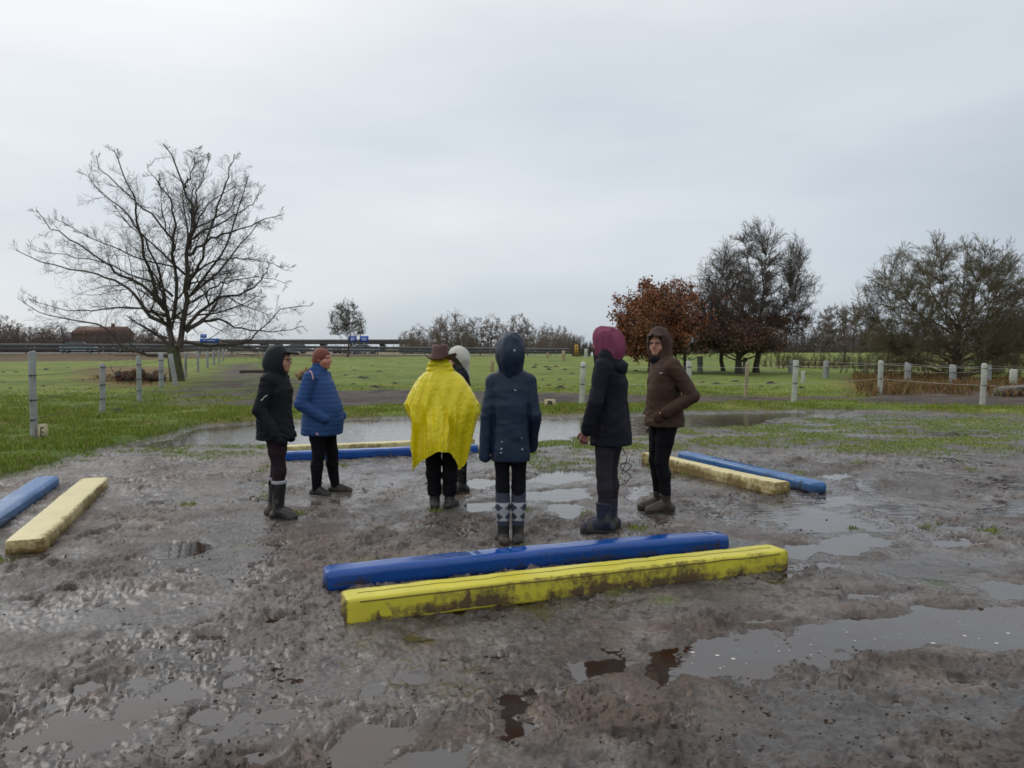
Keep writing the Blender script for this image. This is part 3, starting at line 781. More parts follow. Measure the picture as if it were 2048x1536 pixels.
thicket('woodland', 'grey tree line on the horizon at the right', 1130, 2300, 330, 684, 676, 13, mat('twig_horizon_r', (.19, .17, .165), .9, (.23, .20, .19), .4), dens=2.2, rm=.06, depth=30)
# ================================================================== ROAD, BRIDGE, SIGNS, BUILDING, CARS
asphalt = mat('asphalt', (.10, .10, .105), .45, (.14, .14, .145), .5)
concrete = mat('concrete', (.26, .25, .24), .8, (.17, .165, .16), .7)
dark_steel = mat('dark_steel', (.055, .058, .065), .5, (.09, .09, .095), 1)
pale_steel = mat('pale_steel', (.42, .43, .44), .4, (.34, .34, .35), 2)
RA = np.array([*at(0, 700)[:0], atY(-900, 700, 80)[0], 80.0]); RB = np.array([atY(1290, 700, 132)[0], 132.0])
rd = RB - RA; rl = np.linalg.norm(rd); rdn = rd / rl; rnn = np.array([-rdn[1], rdn[0]])
def road_pt(px):      # point on the near edge of the road seen at picture column px
    k = (px - 1024) / FPX
    # RA + t*rd with x = k*y
    t = (k * RA[1] - RA[0]) / (rd[0] - k * rd[1]); return RA + t * rd, t
def road_z(t): return 1.02 - .72 * np.clip((t - .42) / .58, 0, 1)
n = 40; V = []; F = []
for i in range(n + 1):
    t = i / n; p = RA + rd * t; z = road_z(t)
    for off, zz in ((-1.0, z), (-.6, z + .02), (0, z + .03), (11, z + .03), (12, z), (15, .1)):
        q = p + rnn * off; V.append((q[0], q[1], zz))
for i in range(n):
    for j in range(5): a = i * 6 + j; F.append((a, a + 6, a + 7, a + 1))
tag(obj('road', mesh_np('road', V, F), asphalt), kind='structure')
V = []; F = []
for i in range(n + 1):
    t = i / n; p = RA + rd * t; z = road_z(t)
    for off, zz in ((-9.0, .02), (-6.5, .12 * z + .1), (-3.0, z * .62), (-1.6, z * .92), (-.99, z - .01)):
        q = p + rnn * off; V.append((q[0], q[1], zz + .06 * math.sin(i * 1.7 + off)* (off > -8) * (off < -1)))
for i in range(n):
    for j in range(4): a = i * 5 + j; F.append((a, a + 5, a + 6, a + 1))
tag(obj('verge', mesh_np('verge', V, F), mat('verge_grass', (.135, .088, .048), .95, (.095, .080, .038), .5, .8, 3, bdist=.2)), kind='structure')
def rail_thing(name, label, off, hs, posts, m, bandh, group=None):
    t = empty(name, (RA[0], RA[1], 0)); tag(t, label, 'guardrail', group)
    def P3(u, h): q = rd * u + rnn * off; return (q[0], q[1], road_z(u) + h)
    for k, h in enumerate(hs):
        mb = MB(); Vv = []; 
        for i in range(n + 1):
            x, y, z = P3(i / n, h)
            for dy, dz in ((0, -bandh / 2), (-.05, -bandh / 4), (0, 0), (-.05, bandh / 4), (0, bandh / 2), (.04, bandh / 2), (.04, -bandh / 2)):
                Vv.append((x + rnn[0] * dy, y + rnn[1] * dy, z + dz))
        Ff = [(i * 7 + j, (i + 1) * 7 + j, (i + 1) * 7 + (j + 1) % 7, i * 7 + (j + 1) % 7) for i in range(n) for j in range(7)]
        mb.add(Vv, Ff); obj('rail', mb.mesh('rail'), m, t)
    pm = MB()
    pn = int(rl / posts)
    for i in range(pn):
        x, y, z = P3((i + .5) / pn, 0); pm.box((x, y, z + hs[0] / 2 - .1), (.14, .10, hs[0] + .2))
    o = obj('posts', pm.mesh('posts'), m, t); o['kind'] = 'stuff'
    return t
rail_thing('guardrail', 'dark double steel guardrail along the near side of the motorway', -.4, (.98, .55), 4.0, dark_steel, .34)
rail_thing('guardrail', 'pale steel guardrail on the far side of the motorway, showing as a thin pale line', 5.6, (1.16,), 4.0, pale_steel, .10)

# bridge
BY = 300.0
def bx(px, Y=BY): return atY(px, 700, Y)[0]
br = empty('bridge', (bx(620), BY, 0)); tag(br, 'long flat grey road bridge crossing behind the small bare tree', 'bridge')
x0, x1 = bx(430) - bx(620), bx(830) - bx(620)
zt, zb = CAM_H + (HZ - 679.5) / FPX * BY, CAM_H + (HZ - 689) / FPX * BY
mb = MB(); mb.box(((x0 + x1) / 2, 6, (zt + zb) / 2 - .1), (x1 - x0, 12, (zt - zb) * .72)); obj('deck', mb.mesh('deck'), mat('bridge_deck', (.085, .085, .09), .8, (.12, .12, .125), .2), br)
mb = MB(); mb.box(((x0 + x1) / 2, -.25, zt - .15), (x1 - x0 + .2, .3, .55)); obj('parapet', mb.mesh('parapet'), concrete, br)
for px in (520, 548, 592, 640, 700, 760):
    mb = MB()
    mb.box((bx(px) - bx(620), 6, zb / 2), (.9, 9, zb + .2))
    obj('pier', mb.mesh('pier'), concrete, br)
mb = MB(); mb.add([(x0 - 30, -4, 0), (x0 - 30, 14, 0), (x0 + 2, -1, zt - .4), (x0 + 2, 13, zt - .4), (x0 + 17, -4, 0), (x0 + 17, 14, 0), (x0 - 60, -1, zt - .8), (x0 - 60, 13, zt - .8), (x0 - 60, -8, 0), (x0 - 60, 18, 0)],
                  [(0, 4, 2, 6), (8, 0, 6, 6), (2, 4, 5, 3), (6, 2, 3, 7), (9, 7, 3, 5)])
obj('embankment', mb.mesh('embankment'), mat('bank_grass', (.075, .07, .045), .9, (.11, .085, .055), .4), br)

# signs
blue_sign = mat('blue_sign', (.012, .085, .42), .4, (.015, .10, .48), 2)
white_paint = mat('white_paint', (.72, .74, .76), .5)
def sign(name, label, px0, px1, py0, py1, Y, bars, posts, group=None):
    a = atY(px0, py1, Y); c = atY(px1, py0, Y)
    cx = (a[0] + c[0]) / 2; w = c[0] - a[0]; h = c[2] - a[2]
    t = empty(name, (cx, Y, 0)); tag(t, label, 'road sign', group)
    mb = MB(); mb.box((0, 0, (a[2] + c[2]) / 2), (w, .12, h)); obj('panel', mb.mesh('panel'), blue_sign, t)
    mb = MB()
    for u, v, uw, vh in bars: mb.box(((u - .5) * w, -.075, a[2] + v * h), (uw * w, .02, vh * h))
    obj('lettering', mb.mesh('lettering'), white_paint, t)
    for s in posts:
        mb = MB(); mb.tube([(s * w, .15, -.2), (s * w, .15, c[2] - .1)], .09, 8); obj('post', mb.mesh('post'), pale_steel, t)
    return t
sign('road_sign', 'left one of the two small blue road signs beside the small bare tree', 696.5, 713.5, 672, 684.5, 200, [(.5, .62, .7, .10), (.45, .38, .55, .10)], (0,))
sign('road_sign', 'right one of the two small blue road signs beside the small bare tree', 719.5, 737, 672, 684.5, 200, [(.5, .60, .6, .10), (.55, .36, .55, .10)], (0,))
sign('road_sign', 'wide blue motorway sign seen through the right-hand branches of the big bare tree', 400, 438, 677, 686, 150, [(.5, .55, .6, .14)], (-.38, .38))
sign('road_sign', 'small blue upper sign panel above the wide blue motorway sign', 401, 413, 668.5, 676, 150.4, [(.5, .5, .4, .2)], (0,))

# building behind the motorway, left
HB = 235.0
hb = empty('building', (atY(190, 700, HB)[0], HB, 0)); tag(hb, 'long building with a dull red tiled roof behind the motorway, seen through the big tree', 'building')
w = (240 - 140) / FPX * HB; zr = atY(190, 652, HB)[2]; ze = atY(190, 668, HB)[2]; dp = 10
mb = MB(); mb.box((0, dp / 2, ze / 2), (w * .96, dp * .94, ze)); obj('wall', mb.mesh('wall'), mat('brick', (.16, .085, .06), .9, (.12, .07, .05), .6), hb)
mb = MB(); mb.add([(-w / 2, -.4, ze), (w / 2, -.4, ze), (w / 2, dp / 2, zr), (-w / 2, dp / 2, zr), (-w / 2, dp + .4, ze), (w / 2, dp + .4, ze)], [(0, 1, 2, 3), (3, 2, 5, 4), (0, 4, 5, 1)], [(0, 3, 4), (1, 5, 2)])
rf = obj('roof', mb.mesh('roof'), mat('roof_tile', (.17, .080, .062), .8, (.13, .068, .055), .8), hb)
mb = MB(); mb.box((w * .2, dp / 2, zr + .3), (.8, .8, 1.4)); obj('chimney', mb.mesh('chimney'), hb.children[0].data.materials[0] if hb.children else concrete, rf)
for i in range(5):
    mb = MB(); mb.box(((i - 2) * w * .18, .18, ze * .6), (1.3, .1, 1.3)); obj('window', mb.mesh('window'), dark_steel, hb)

# cars
glass = mat('car_glass', (.03, .035, .04), .08)
tyre = mat('tyre', (.02, .02, .02), .8)
rimm = mat('wheel_rim', (.35, .36, .37), .35)
lampm = mat('headlamp', (.6, .6, .6), .15)
def car(px, Y, z, yaw, paint, label):
    t = empty('car', (atY(px, 700, Y)[0], Y, z), yaw); tag(t, label, 'car')
    prof = [(-2.15, .28), (-2.18, .62), (-2.05, .92), (-1.75, 1.0), (-.95, 1.02), (.85, 1.00), (1.45, .92), (2.05, .76), (2.15, .55), (2.12, .28)]
    V = []; 
    for yy, sc in ((-.86, .0), (-.90, 1), (.90, 1), (.86, .0)):
        for x, zz in prof: V.append((x * (1 if sc else .985), yy, zz if sc else zz * .97 + .01))
    m = len(prof); F = []
    for r in range(3):
        for i in range(m): F.append((r * m + i, r * m + (i + 1) % m, (r + 1) * m + (i + 1) % m, (r + 1) * m + i))
    mb = MB(); mb.add(V, F)
    me = mb.mesh('body', False)
    caps = bpy.data.meshes.new('body')
    import bmesh
    bm = bmesh.new(); bm.from_mesh(me); bmesh.ops.holes_fill(bm, edges=bm.edges, sides=0); bmesh.ops.bevel(bm, geom=bm.edges, offset=.03, segments=1, affect='EDGES'); bm.to_mesh(caps); bm.free()
    obj('body', caps, paint, t)
    cab = [(-1.75, .99), (-1.35, 1.40), (-.9, 1.46), (.15, 1.46), (.45, 1.42), (1.2, .99)]
    mb = MB(); k = len(cab)
    V = [(x, -.80 + (zz - .99) * .30, zz) for x, zz in cab] + [(x, .80 - (zz - .99) * .30, zz) for x, zz in cab]
    mb.add(V, [(i, i + 1, k + i + 1, k + i) for i in range(1, 4)]); V2 = [(x, y * 1.01, zz + .012) for x, y, zz in V]
    roof = MB(); roof.add(V2, [(1, 2, k + 2, k + 1), (2, 3, k + 3, k + 2), (3, 4, k + 4, k + 3)]); obj('roof', roof.mesh('roof', True), paint, t)
    wn_ = MB(); wn_.add(V, [(0, 1, k + 1, k), (4, 5, k + 5, k + 4), (0, 5, 4, 1), (1, 4, 3, 2), (k, k + 1, k + 4, k + 5), (k + 1, k + 2, k + 3, k + 4)]); obj('window', wn_.mesh('window'), glass, t)
    for wx_ in (-1.3, 1.35):
        for wy_ in (-.86, .86):
            a = MB(); a.tube([(wx_, wy_ - .1, .32), (wx_, wy_ + .1, .32)], .32, 16); ty = obj('wheel', a.mesh('wheel'), tyre, t)
            a = MB(); a.tube([(wx_, wy_ - .115, .32), (wx_, wy_ + .115, .32)], .19, 12); obj('rim', a.mesh('rim'), rimm, ty)
    for s in (-.62, .62):
        a = MB(); a.box((2.10, s, .68), (.12, .34, .14)); obj('headlight', a.mesh('headlight'), lampm, t)
    return t
def carp(nm, c): return mat('car_paint_' + nm, c, .25, coat=.6)
def onroad(px, off=3.0):
    p, t = road_pt(px); q = p + rnn * off; return float(q[1]), float(road_z(t)) + .03
ryaw = math.atan2(rd[1], rd[0])
Yc, zc_ = onroad(158); car(158, Yc, zc_, ryaw, carp('ice_blue', (.42, .60, .66)), 'pale blue car on the motorway behind the leftmost tall fence post')
Yc, zc_ = onroad(728, 4); car(728, Yc, zc_, ryaw, carp('white', (.70, .71, .73)), 'white car on the motorway below the pair of blue signs')
Yc, zc_ = onroad(588, 4); car(588, Yc, zc_, ryaw + PI, carp('silver', (.34, .36, .38)), 'silver car on the motorway between the hooded black rider and the red-haired woman')
Yc, zc_ = onroad(260, 8); car(262, Yc, zc_, ryaw + PI, carp('grey', (.16, .17, .18)), 'grey car on the motorway just left of the big tree trunk')
car(1214, 108, .15, .2, carp('pearl', (.66, .70, .70)), 'pale car left of the maroon hood, beyond the yellow board')
car(1624, 130, .75, .1, carp('pale', (.66, .66, .66)), 'white car far behind the gap between the right-hand trees')

# yellow boards and pale stakes in the centre distance
yel = mat('yellow_board_paint', (.50, .26, .02), .6, (.42, .24, .04), 3)
palewood = mat('pale_wood', (.36, .30, .17), .85, (.26, .22, .14), 6)
def board(px, pyb, pyt, wpx, Y, label, m, holes=True):
    x = atY(px, 700, Y)[0]; zb_ = atY(px, pyb, Y)[2]; zt_ = atY(px, pyt, Y)[2]; w = wpx / FPX * Y
    g = gz(x, Y); zb_ = max(g, 0) if zb_ < g + .3 else zb_
    t = empty('marker_board', (x, Y, 0)); tag(t, label, 'marker board')
    mb = MB(); mb.box((0, 0, (g + zt_) / 2 + .12), (w, .06, zt_ - g - .24)); p = obj('panel', mb.mesh('panel'), m, t)
    if holes:
        mb = MB()
        for f in (.3, .55, .8): mb.box((0, -.032, g + (zt_ - g) * f), (w * .5, .01, .16))  # dark plates added in place of real openings in the board
        obj('hole_plate', mb.mesh('hole_plate'), dark_steel, p)
    mb = MB(); mb.box((0, .1, g - .02), (w * 1.3, .6, .14)); obj('foot', mb.mesh('foot'), tyre, t)
board(1153, 714, 689, 7.5, 110, 'upright yellow board left of the maroon hood', yel)

# ================================================================== FENCES
post_grey = mat('post_grey', (.33, .345, .34), .75, (.22, .235, .225), 9, .3, 60)
post_pale = mat('post_pale', (.47, .49, .43), .75, (.34, .36, .30), 9, .3, 60)
wire_pale = mat('wire_pale', (.50, .50, .44), .6)
wire_dark = mat('wire_dark', (.05, .05, .05), .6)
rsf = np.random.RandomState(5)
def post_mesh(h, r, lx=0.0, ly=0.0, k=10):
    mb = MB(); zz = np.array([-.25, 0, h * .3, h * .6, h - .02, h])
    P = np.stack([lx * zz / h, ly * zz / h, zz], 1); P[:, :2] += rsf.randn(6, 2) * .004
    mb.tube(P, [r * 1.05, r * 1.04, r, r, r * .98, r * .82], k)
    return mb.mesh('post', True)
def fence(name, label, posts, hs, wm_, pm_, wr=.006, extra=None, cat='fence', notch=True):
    x0, y0 = at(posts[0][0], posts[0][1])
    t = empty(name, (x0, y0, 0)); tag(t, label, cat)
    pts = []
    for p in posts:
        x, y = at(p[0], p[1], .07); top = atY(p[0], p[2], y)[2]; g = gz(x, y)
        lean = (p[4] if len(p) > 4 else 0) / FPX * y
        r = p[3] / FPX * y / 2
        o = obj('post', post_mesh(top - g, r, lean), pm_, t); o.location = (x - x0, y - y0, g)
        if notch:
            mb = MB()
            for h in hs:
                if h < top - g - .05: mb.tube([(lean * h / (top - g), -r - .012, h - .012), (lean * h / (top - g), -r - .012, h + .012)], r * .30, 6); mb.tube([(lean * h / (top - g), 0, h - .008), (lean * h / (top - g), 0, h + .008)], r * 1.06, 10)
            if mb.n: obj('insulator', mb.mesh('insulator'), wire_dark, o)
        pts.append((x - x0, y - y0, g, top - g, lean))
    for h in hs:
        mb = MB()
        for a, b_ in zip(pts[:-1], pts[1:]):
            P = []
            for f in np.linspace(0, 1, 9):
                q = [a[i] * (1 - f) + b_[i] * f for i in range(5)]
                hh = min(h, a[3] - .04) * (1 - f) + min(h, b_[3] - .04) * f
                P.append((q[0] + q[4] * hh / q[3], q[1], q[2] + hh - .10 * f * (1 - f)))
            mb.tube(P, wr, 4)
        obj('wire', mb.mesh('wire', True), wm_, t)
    return t
fence('paddock_fence', 'grey post and wire fence running back along the left paddock',
      [(68, 880, 703, 14, 1), (205, 828, 727, 11, 3), (279, 805, 712, 9.5), (323, 776, 706, 9.5)], (1.02, .62, .30), wire_dark, post_grey, .004)
fence('paddock_fence', 'thin pale fence receding towards the motorway right of the big tree trunk',
      [(372, 757, 706, 5), (396, 745, 703, 5), (415, 737, 702, 5), (428, 731, 701, 4.5), (438, 727, 700, 4), (446, 724, 699, 3.6), (453, 721, 698.5, 3)], (1.1, .7, .35), wire_pale, post_grey, .006, notch=False)
fence('paddock_fence', 'white post fence with thin pale wires across the middle and right of the field',
      [(1163, 810, 725, 11, 3), (1377, 806, 722, 10.5), (1588, 806, 720, 10.5, 3), (1760, 790, 722, 10), (1965, 808, 728, 11, 2), (2200, 815, 728, 14)], (.98, .52), wire_pale, post_pale, .0045)
fence('paddock_fence', 'second row of white posts behind the right paddock, under the trees',
      [(1312, 748, 716, 9), (1400, 746, 713, 11), (1490, 748, 716, 9), (1581, 748, 720, 9), (1652, 758, 722, 11), (1815, 768, 726, 12), (1905, 772, 730, 13), (1977, 768, 730, 10), (2120, 774, 732, 11)], (1.0, .55), wire_pale, post_grey, .005)
def single(px, pyb, pyt, w, label, lean=0, m=post_pale, group=None):
    x, y = at(px, pyb, .07); g = gz(x, y); top = atY(px, pyt, y)[2]
    t = empty('fence_post', (x, y, g)); tag(t, label, 'fence post', group)
    o = obj('post', post_mesh(top - g, w / FPX * y / 2, lean / FPX * y), m, t)
single(351, 771, 708, 9.5, 'grey post leaning left against the foot of the big tree', -9, post_grey)
single(1491, 795, 725, 7, 'slim yellowish post between the two tall white posts of the middle fence', 3, palewood)
single(1606, 767, 742, 8, 'short pale post just right of the tall white post, in front of the trees', 0, post_pale)
single(2026, 778, 739, 14, 'short white post behind the grey log at the right edge', 0, post_pale)
single(1127, 725, 702, 7, 'short yellowish stake in the centre distance, left of the yellow board', 0, palewood)
single(1172, 722, 698, 7, 'short pale stake in the centre distance, right of the yellow board', 0, post_pale)
single(984, 745, 722, 8, 'faint pale stake in the field between the white hood and the navy hood', 0, palewood)
single(1095, 722, 706, 5, 'faint thin stake just right of the navy hood in the centre distance', 0, palewood)

# letter blocks at the edge of the riding ground
cream = mat('cream_paint', (.52, .45, .28), .7, (.36, .31, .19), 9, .2)
black = mat('black_paint', (.02, .02, .02), .6)
def glyph(mb, strokes, w, h, y, z0):
    for (a, b_, c, d) in strokes:
        p = np.array([(a - .5) * w, y, z0 + b_ * h]); q = np.array([(c - .5) * w, y, z0 + d * h])
        mb.tube([p, q], .014 * (w / .12), 5)
def letter_block(px, pyb, w, h, dpt, rz, strokes, label):
    x, y = at(px, pyb, .09); g = gz(x, y)
    t = empty('letter_block', (x, y, g), rz); tag(t, label, 'letter block')
    mb = MB(); mb.add([(-w / 2, -dpt / 2, -.03), (w / 2, -dpt / 2, -.03), (w / 2, dpt / 2, -.03), (-w / 2, dpt / 2, -.03), (-w * .46, -dpt * .35, h), (w * .46, -dpt * .35, h), (w * .46, dpt * .35, h), (-w * .46, dpt * .35, h)],
                      [(0, 1, 5, 4), (1, 2, 6, 5), (2, 3, 7, 6), (3, 0, 4, 7), (4, 5, 6, 7), (3, 2, 1, 0)])
    import bmesh
    me = mb.mesh('block'); bm = bmesh.new(); bm.from_mesh(me); bmesh.ops.bevel(bm, geom=bm.edges, offset=.012, segments=2, affect='EDGES'); bm.to_mesh(me); bm.free()
    obj('block', me, cream, t)
    mb = MB(); glyph(mb, strokes, w * .42, h * .62, -dpt * .46, h * .16); obj('letter', mb.mesh('letter'), black, t)
letter_block(1100, 813, .30, .18, .16, 0, [(.1, 0, .1, 1), (.1, 1, .8, .9), (.8, .9, .8, .6), (.8, .6, .1, .5), (.1, .5, .9, .4), (.9, .4, .9, .1), (.9, .1, .1, 0)], 'low cream block with a dark letter on the grass beyond the puddle')
letter_block(86, 878, .15, .24, .12, .5, [(.1, 0, .1, 1), (.1, 1, .9, 1), (.1, .5, .8, .5), (.1, 0, .9, 0)], 'small cream block with a dark letter at the foot of the tall left fence post')

# ================================================================== LOGS, STUMPS, MOLEHILLS
log_grey = mat('log_grey', (.24, .215, .19), .9, (.10, .08, .065), 7, .7, 20, stretch=(1, 6, 6))
log_dark = mat('log_dark', (.045, .038, .032), .9, (.075, .06, .045), 7, .7, 20)
wood_rot = mat('wood_rot', (.17, .085, .045), .95, (.065, .038, .025), 5, .9, 14)
soil = mat('soil', (.045, .034, .027), .95, (.028, .021, .017), 9, .9, 25)
def lumpy(name, pts, radii, m, parent=None, amp=.12, k=16, seed=0, n=24):
    P = resample(pts, n); Rr = np.interp(np.linspace(0, 1, n), np.linspace(0, 1, len(radii)), radii)
    mb = MB(); mb.tube(P, Rr, k)
    V = np.concatenate(mb.v); c = np.repeat(P, k, 0); V2 = V[:n * k]
    s = 1 + amp * (noise3(V2[:, 0] * 7 + seed, V2[:, 1] * 7, V2[:, 2] * 7) - .5) * 2 + amp * .6 * (noise3(V2[:, 0] * 19 + seed, V2[:, 1] * 19, V2[:, 2] * 19) - .5) * 2
    V[:n * k] = c + (V2 - c) * s[:, None]
    mb.v = [V]
    return obj(name, mb.mesh(name, True), m, parent)
x, y = at(1990, 796); t = empty('log', (x, y, 0)); tag(t, 'thick grey fallen log with a pale worn end at the right edge of the field', 'log')
lumpy('trunk', [(0, 0, .20), (.5, .05, .20), (1.0, .1, .21), (1.7, .15, .2)], [.13, .19, .20, .18], log_grey, t)
lumpy('broken_end', [(.62, -.08, .24), (1.1, -.02, .25), (1.6, .02, .24)], [.09, .17, .17], log_dark, t, .2)
lumpy('bark_patch', [(.5, .15, .12), (1.0, .2, .1), (1.5, .2, .1)], [.1, .16, .16], log_dark, t, .2)
x, y = at(480, 749); t = empty('log', (x, y, .0)); tag(t, 'long dark straight log lying on the grass behind the black riding hood', 'log')
lumpy('trunk', [(0, 0, .17), (1.2, 0, .18), (2.9, .1, .20)], [.10, .12, .13], log_dark, t, .06)
def brush(px, pyb, w, h, label, seed, name='stump_pile', dp=.8):
    x, y = at(px, pyb); g = gz(x, y); t = empty(name, (x, y, g)); tag(t, label, 'stump pile')
    rs = np.random.RandomState(seed)
    for i in range(7):
        u = (i + .5) / 7 - .5; zz = h * (.25 + .35 * rs.rand())
        lumpy('stump', [(u * w - .16, rs.uniform(-.2, .2) * dp, zz * .4), (u * w, rs.uniform(-.1, .1), zz), (u * w + .18, rs.uniform(-.2, .2) * dp, zz * .7)], [h * .16, h * .30, h * .13], wood_rot if i % 3 else log_dark, t, .35, seed=seed + i)
    P = np.zeros((60, 4, 3)); p0 = np.stack([rs.uniform(-w / 2, w / 2, 60), rs.uniform(-dp / 2, dp / 2, 60), rs.uniform(0, h * .5, 60)], 1)
    d = nrm(rs.randn(60, 3) + [0, 0, .5]); ln = rs.uniform(.2, .5, 60) * h * 1.4
    for j in range(4): P[:, j] = p0 + d * (ln * j / 3)[:, None] + rs.randn(60, 3) * .02
    P[:, :, 2] = np.abs(P[:, :, 2])
    obj('roots', tube_mesh('roots', [(P, np.full((60, 4), .022 * h) * np.array([1.3, 1, .8, .5]), 4)]), wood_rot, t)
brush(262, 770, 1.0, .72, 'left heap of rotting brown stumps behind the left fence', 1)
brush(306, 768, .95, .58, 'right heap of dark rotting stumps beside the big tree', 2)
brush(700, 716, 6.0, 1.35, 'long brown brush heap under the small distant bare tree', 3, dp=2)

# molehills: one kind, many copies
mb = MB(); nu, nv = 20, 9; V = []
for j in range(nv):
    rr_ = (j / (nv - 1)); 
    for i in range(nu):
        th = 2 * PI * i / nu; V.append((math.cos(th) * rr_, math.sin(th) * rr_, 0))
V = np.array(V); nn = noise3(V[:, 0] * 3 + 4, V[:, 1] * 3 + 8, V[:, 0] * 0 + 1.5); rr_ = np.hypot(V[:, 0], V[:, 1])
V[:, 2] = .52 * np.exp(-(rr_ / .55) ** 2) * (.6 + .9 * nn) + .10 * (noise3(V[:, 0] * 9, V[:, 1] * 9, V[:, 0] * 0) - .5) - .06 * rr_
V[:, :2] *= (.8 + .5 * nn)[:, None]
F = [(j * nu + i, j * nu + (i + 1) % nu, (j + 1) * nu + (i + 1) % nu, (j + 1) * nu + i) for j in range(nv - 1) for i in range(nu)]
mhm = mesh_np('molehill', V, F)
spots = [(648, 733), (700, 736), (712, 742), (745, 733), (760, 745), (690, 752), (720, 758), (735, 756), (668, 764), (705, 772), (728, 779), (752, 777), (790, 770), (800, 728),
         (1005, 728), (1042, 725), (1075, 732), (1068, 737), (1092, 736), (1110, 735), (1100, 741), (1130, 742), (1085, 760), (1118, 762), (1100, 774), (1145, 750), (1125, 780), (1225, 735), (1215, 748), (1270, 745),
         (1408, 768), (1432, 771), (1470, 766), (1520, 774), (1560, 776), (1545, 768), (1600, 780),
         (5, 747), (32, 746), (95, 742), (115, 744), (137, 738), (180, 737), (10, 768), (88, 776), (20, 780), (165, 762), (238, 826), (268, 818), (110, 800)]
rs = np.random.RandomState(3); first = None
for px, py in spots:
    x, y = at(px + rs.uniform(-3, 3), py, .05)
    o = obj('molehill', mhm, soil) if first is None else first.copy()
    if first is None: first = o
    else: COL.objects.link(o)
    s = rs.uniform(.16, .30) * (1.35 if y > 40 else 1.0)
    o.location = (x, y, gz(x, y) - .02); o.scale = (s * rs.uniform(1.1, 1.9), s * 1.1, s * rs.uniform(.35, .62)); o.rotation_euler[2] = rs.uniform(-.6, .6)
    tag(o, 'dark molehill of loose soil in the grass field', 'molehill', 'molehills scattered over the grass')
# ================================================================== FOAM GROUND POLES
def dirt_mat(name, col, rough, dirt, thick=1.0, wet=False):
    """vinyl cover: own colour, worn variation, caked mud where the 'mud' attribute says"""
    m = bpy.data.materials.new(name); m.use_nodes = True
    N = m.node_tree.nodes; L = m.node_tree.links; b = N['Principled BSDF']
    at_ = N.new('ShaderNodeAttribute'); at_.attribute_name = 'mud'
    tc = N.new('ShaderNodeTexCoord')
    n1 = N.new('ShaderNodeTexNoise'); n1.inputs['Scale'].default_value = 34; n1.inputs['Detail'].default_value = 8; n1.inputs['Roughness'].default_value = .7
    L.new(tc.outputs['Object'], n1.inputs['Vector'])
    ad = N.new('ShaderNodeMath'); ad.operation = 'ADD'; L.new(at_.outputs['Fac'], ad.inputs[0]); L.new(n1.outputs['Fac'], ad.inputs[1])
    mr = N.new('ShaderNodeMapRange'); mr.inputs['From Min'].default_value = .72; mr.inputs['From Max'].default_value = 1.12
    L.new(ad.outputs[0], mr.inputs['Value'])
    n2 = N.new('ShaderNodeTexNoise'); n2.inputs['Scale'].default_value = 5; n2.inputs['Detail'].default_value = 5
    L.new(tc.outputs['Object'], n2.inputs['Vector'])
    x0 = N.new('ShaderNodeMix'); x0.data_type = 'RGBA'; x0.inputs[6].default_value = (*col, 1); x0.inputs[7].default_value = (*[c * .72 for c in col], 1)
    L.new(n2.outputs['Fac'], x0.inputs['Factor'])
    x = N.new('ShaderNodeMix'); x.data_type = 'RGBA'; x.inputs[7].default_value = (*dirt, 1)
    L.new(x0.outputs[2], x.inputs[6]); L.new(mr.outputs[0], x.inputs['Factor']); L.new(x.outputs[2], b.inputs['Base Color'])
    r = N.new('ShaderNodeMapRange'); r.inputs['To Min'].default_value = rough; r.inputs['To Max'].default_value = .8
    L.new(mr.outputs[0], r.inputs['Value'])
    if wet:
        r2 = N.new('ShaderNodeMapRange'); r2.inputs['From Min'].default_value = .45; r2.inputs['From Max'].default_value = .55; r2.inputs['To Min'].default_value = -.14; r2.inputs['To Max'].default_value = .12
        n3 = N.new('ShaderNodeTexNoise'); n3.inputs['Scale'].default_value = 2.6; n3.inputs['Detail'].default_value = 4; L.new(tc.outputs['Object'], n3.inputs['Vector'])
        L.new(n3.outputs['Fac'], r2.inputs['Value'])
        a2 = N.new('ShaderNodeMath'); L.new(r.outputs[0], a2.inputs[0]); L.new(r2.outputs[0], a2.inputs[1]); L.new(a2.outputs[0], b.inputs['Roughness'])
    else: L.new(r.outputs[0], b.inputs['Roughness'])
    bp = N.new('ShaderNodeBump'); bp.inputs['Strength'].default_value = .5; bp.inputs['Distance'].default_value = .004
    L.new(mr.outputs[0], bp.inputs['Height']); L.new(bp.outputs[0], b.inputs['Normal'])
    return m
MUDD = (.105, .070, .030)
m_yel = dirt_mat('vinyl_yellow', (.72, .64, .055), .40, MUDD)
m_cream = dirt_mat('vinyl_faded_yellow', (.76, .66, .33), .42, (.19, .13, .04))
m_blue = dirt_mat('vinyl_blue', (.006, .078, .36), .13, (.035, .034, .038), wet=True)
m_bluef = dirt_mat('vinyl_faded_blue', (.034, .145, .38), .26, (.05, .045, .045), wet=True)
seam_y = mat('seam_dark', (.16, .12, .02), .7)
seam_b = mat('seam_blue', (.01, .03, .12), .5)
import bmesh
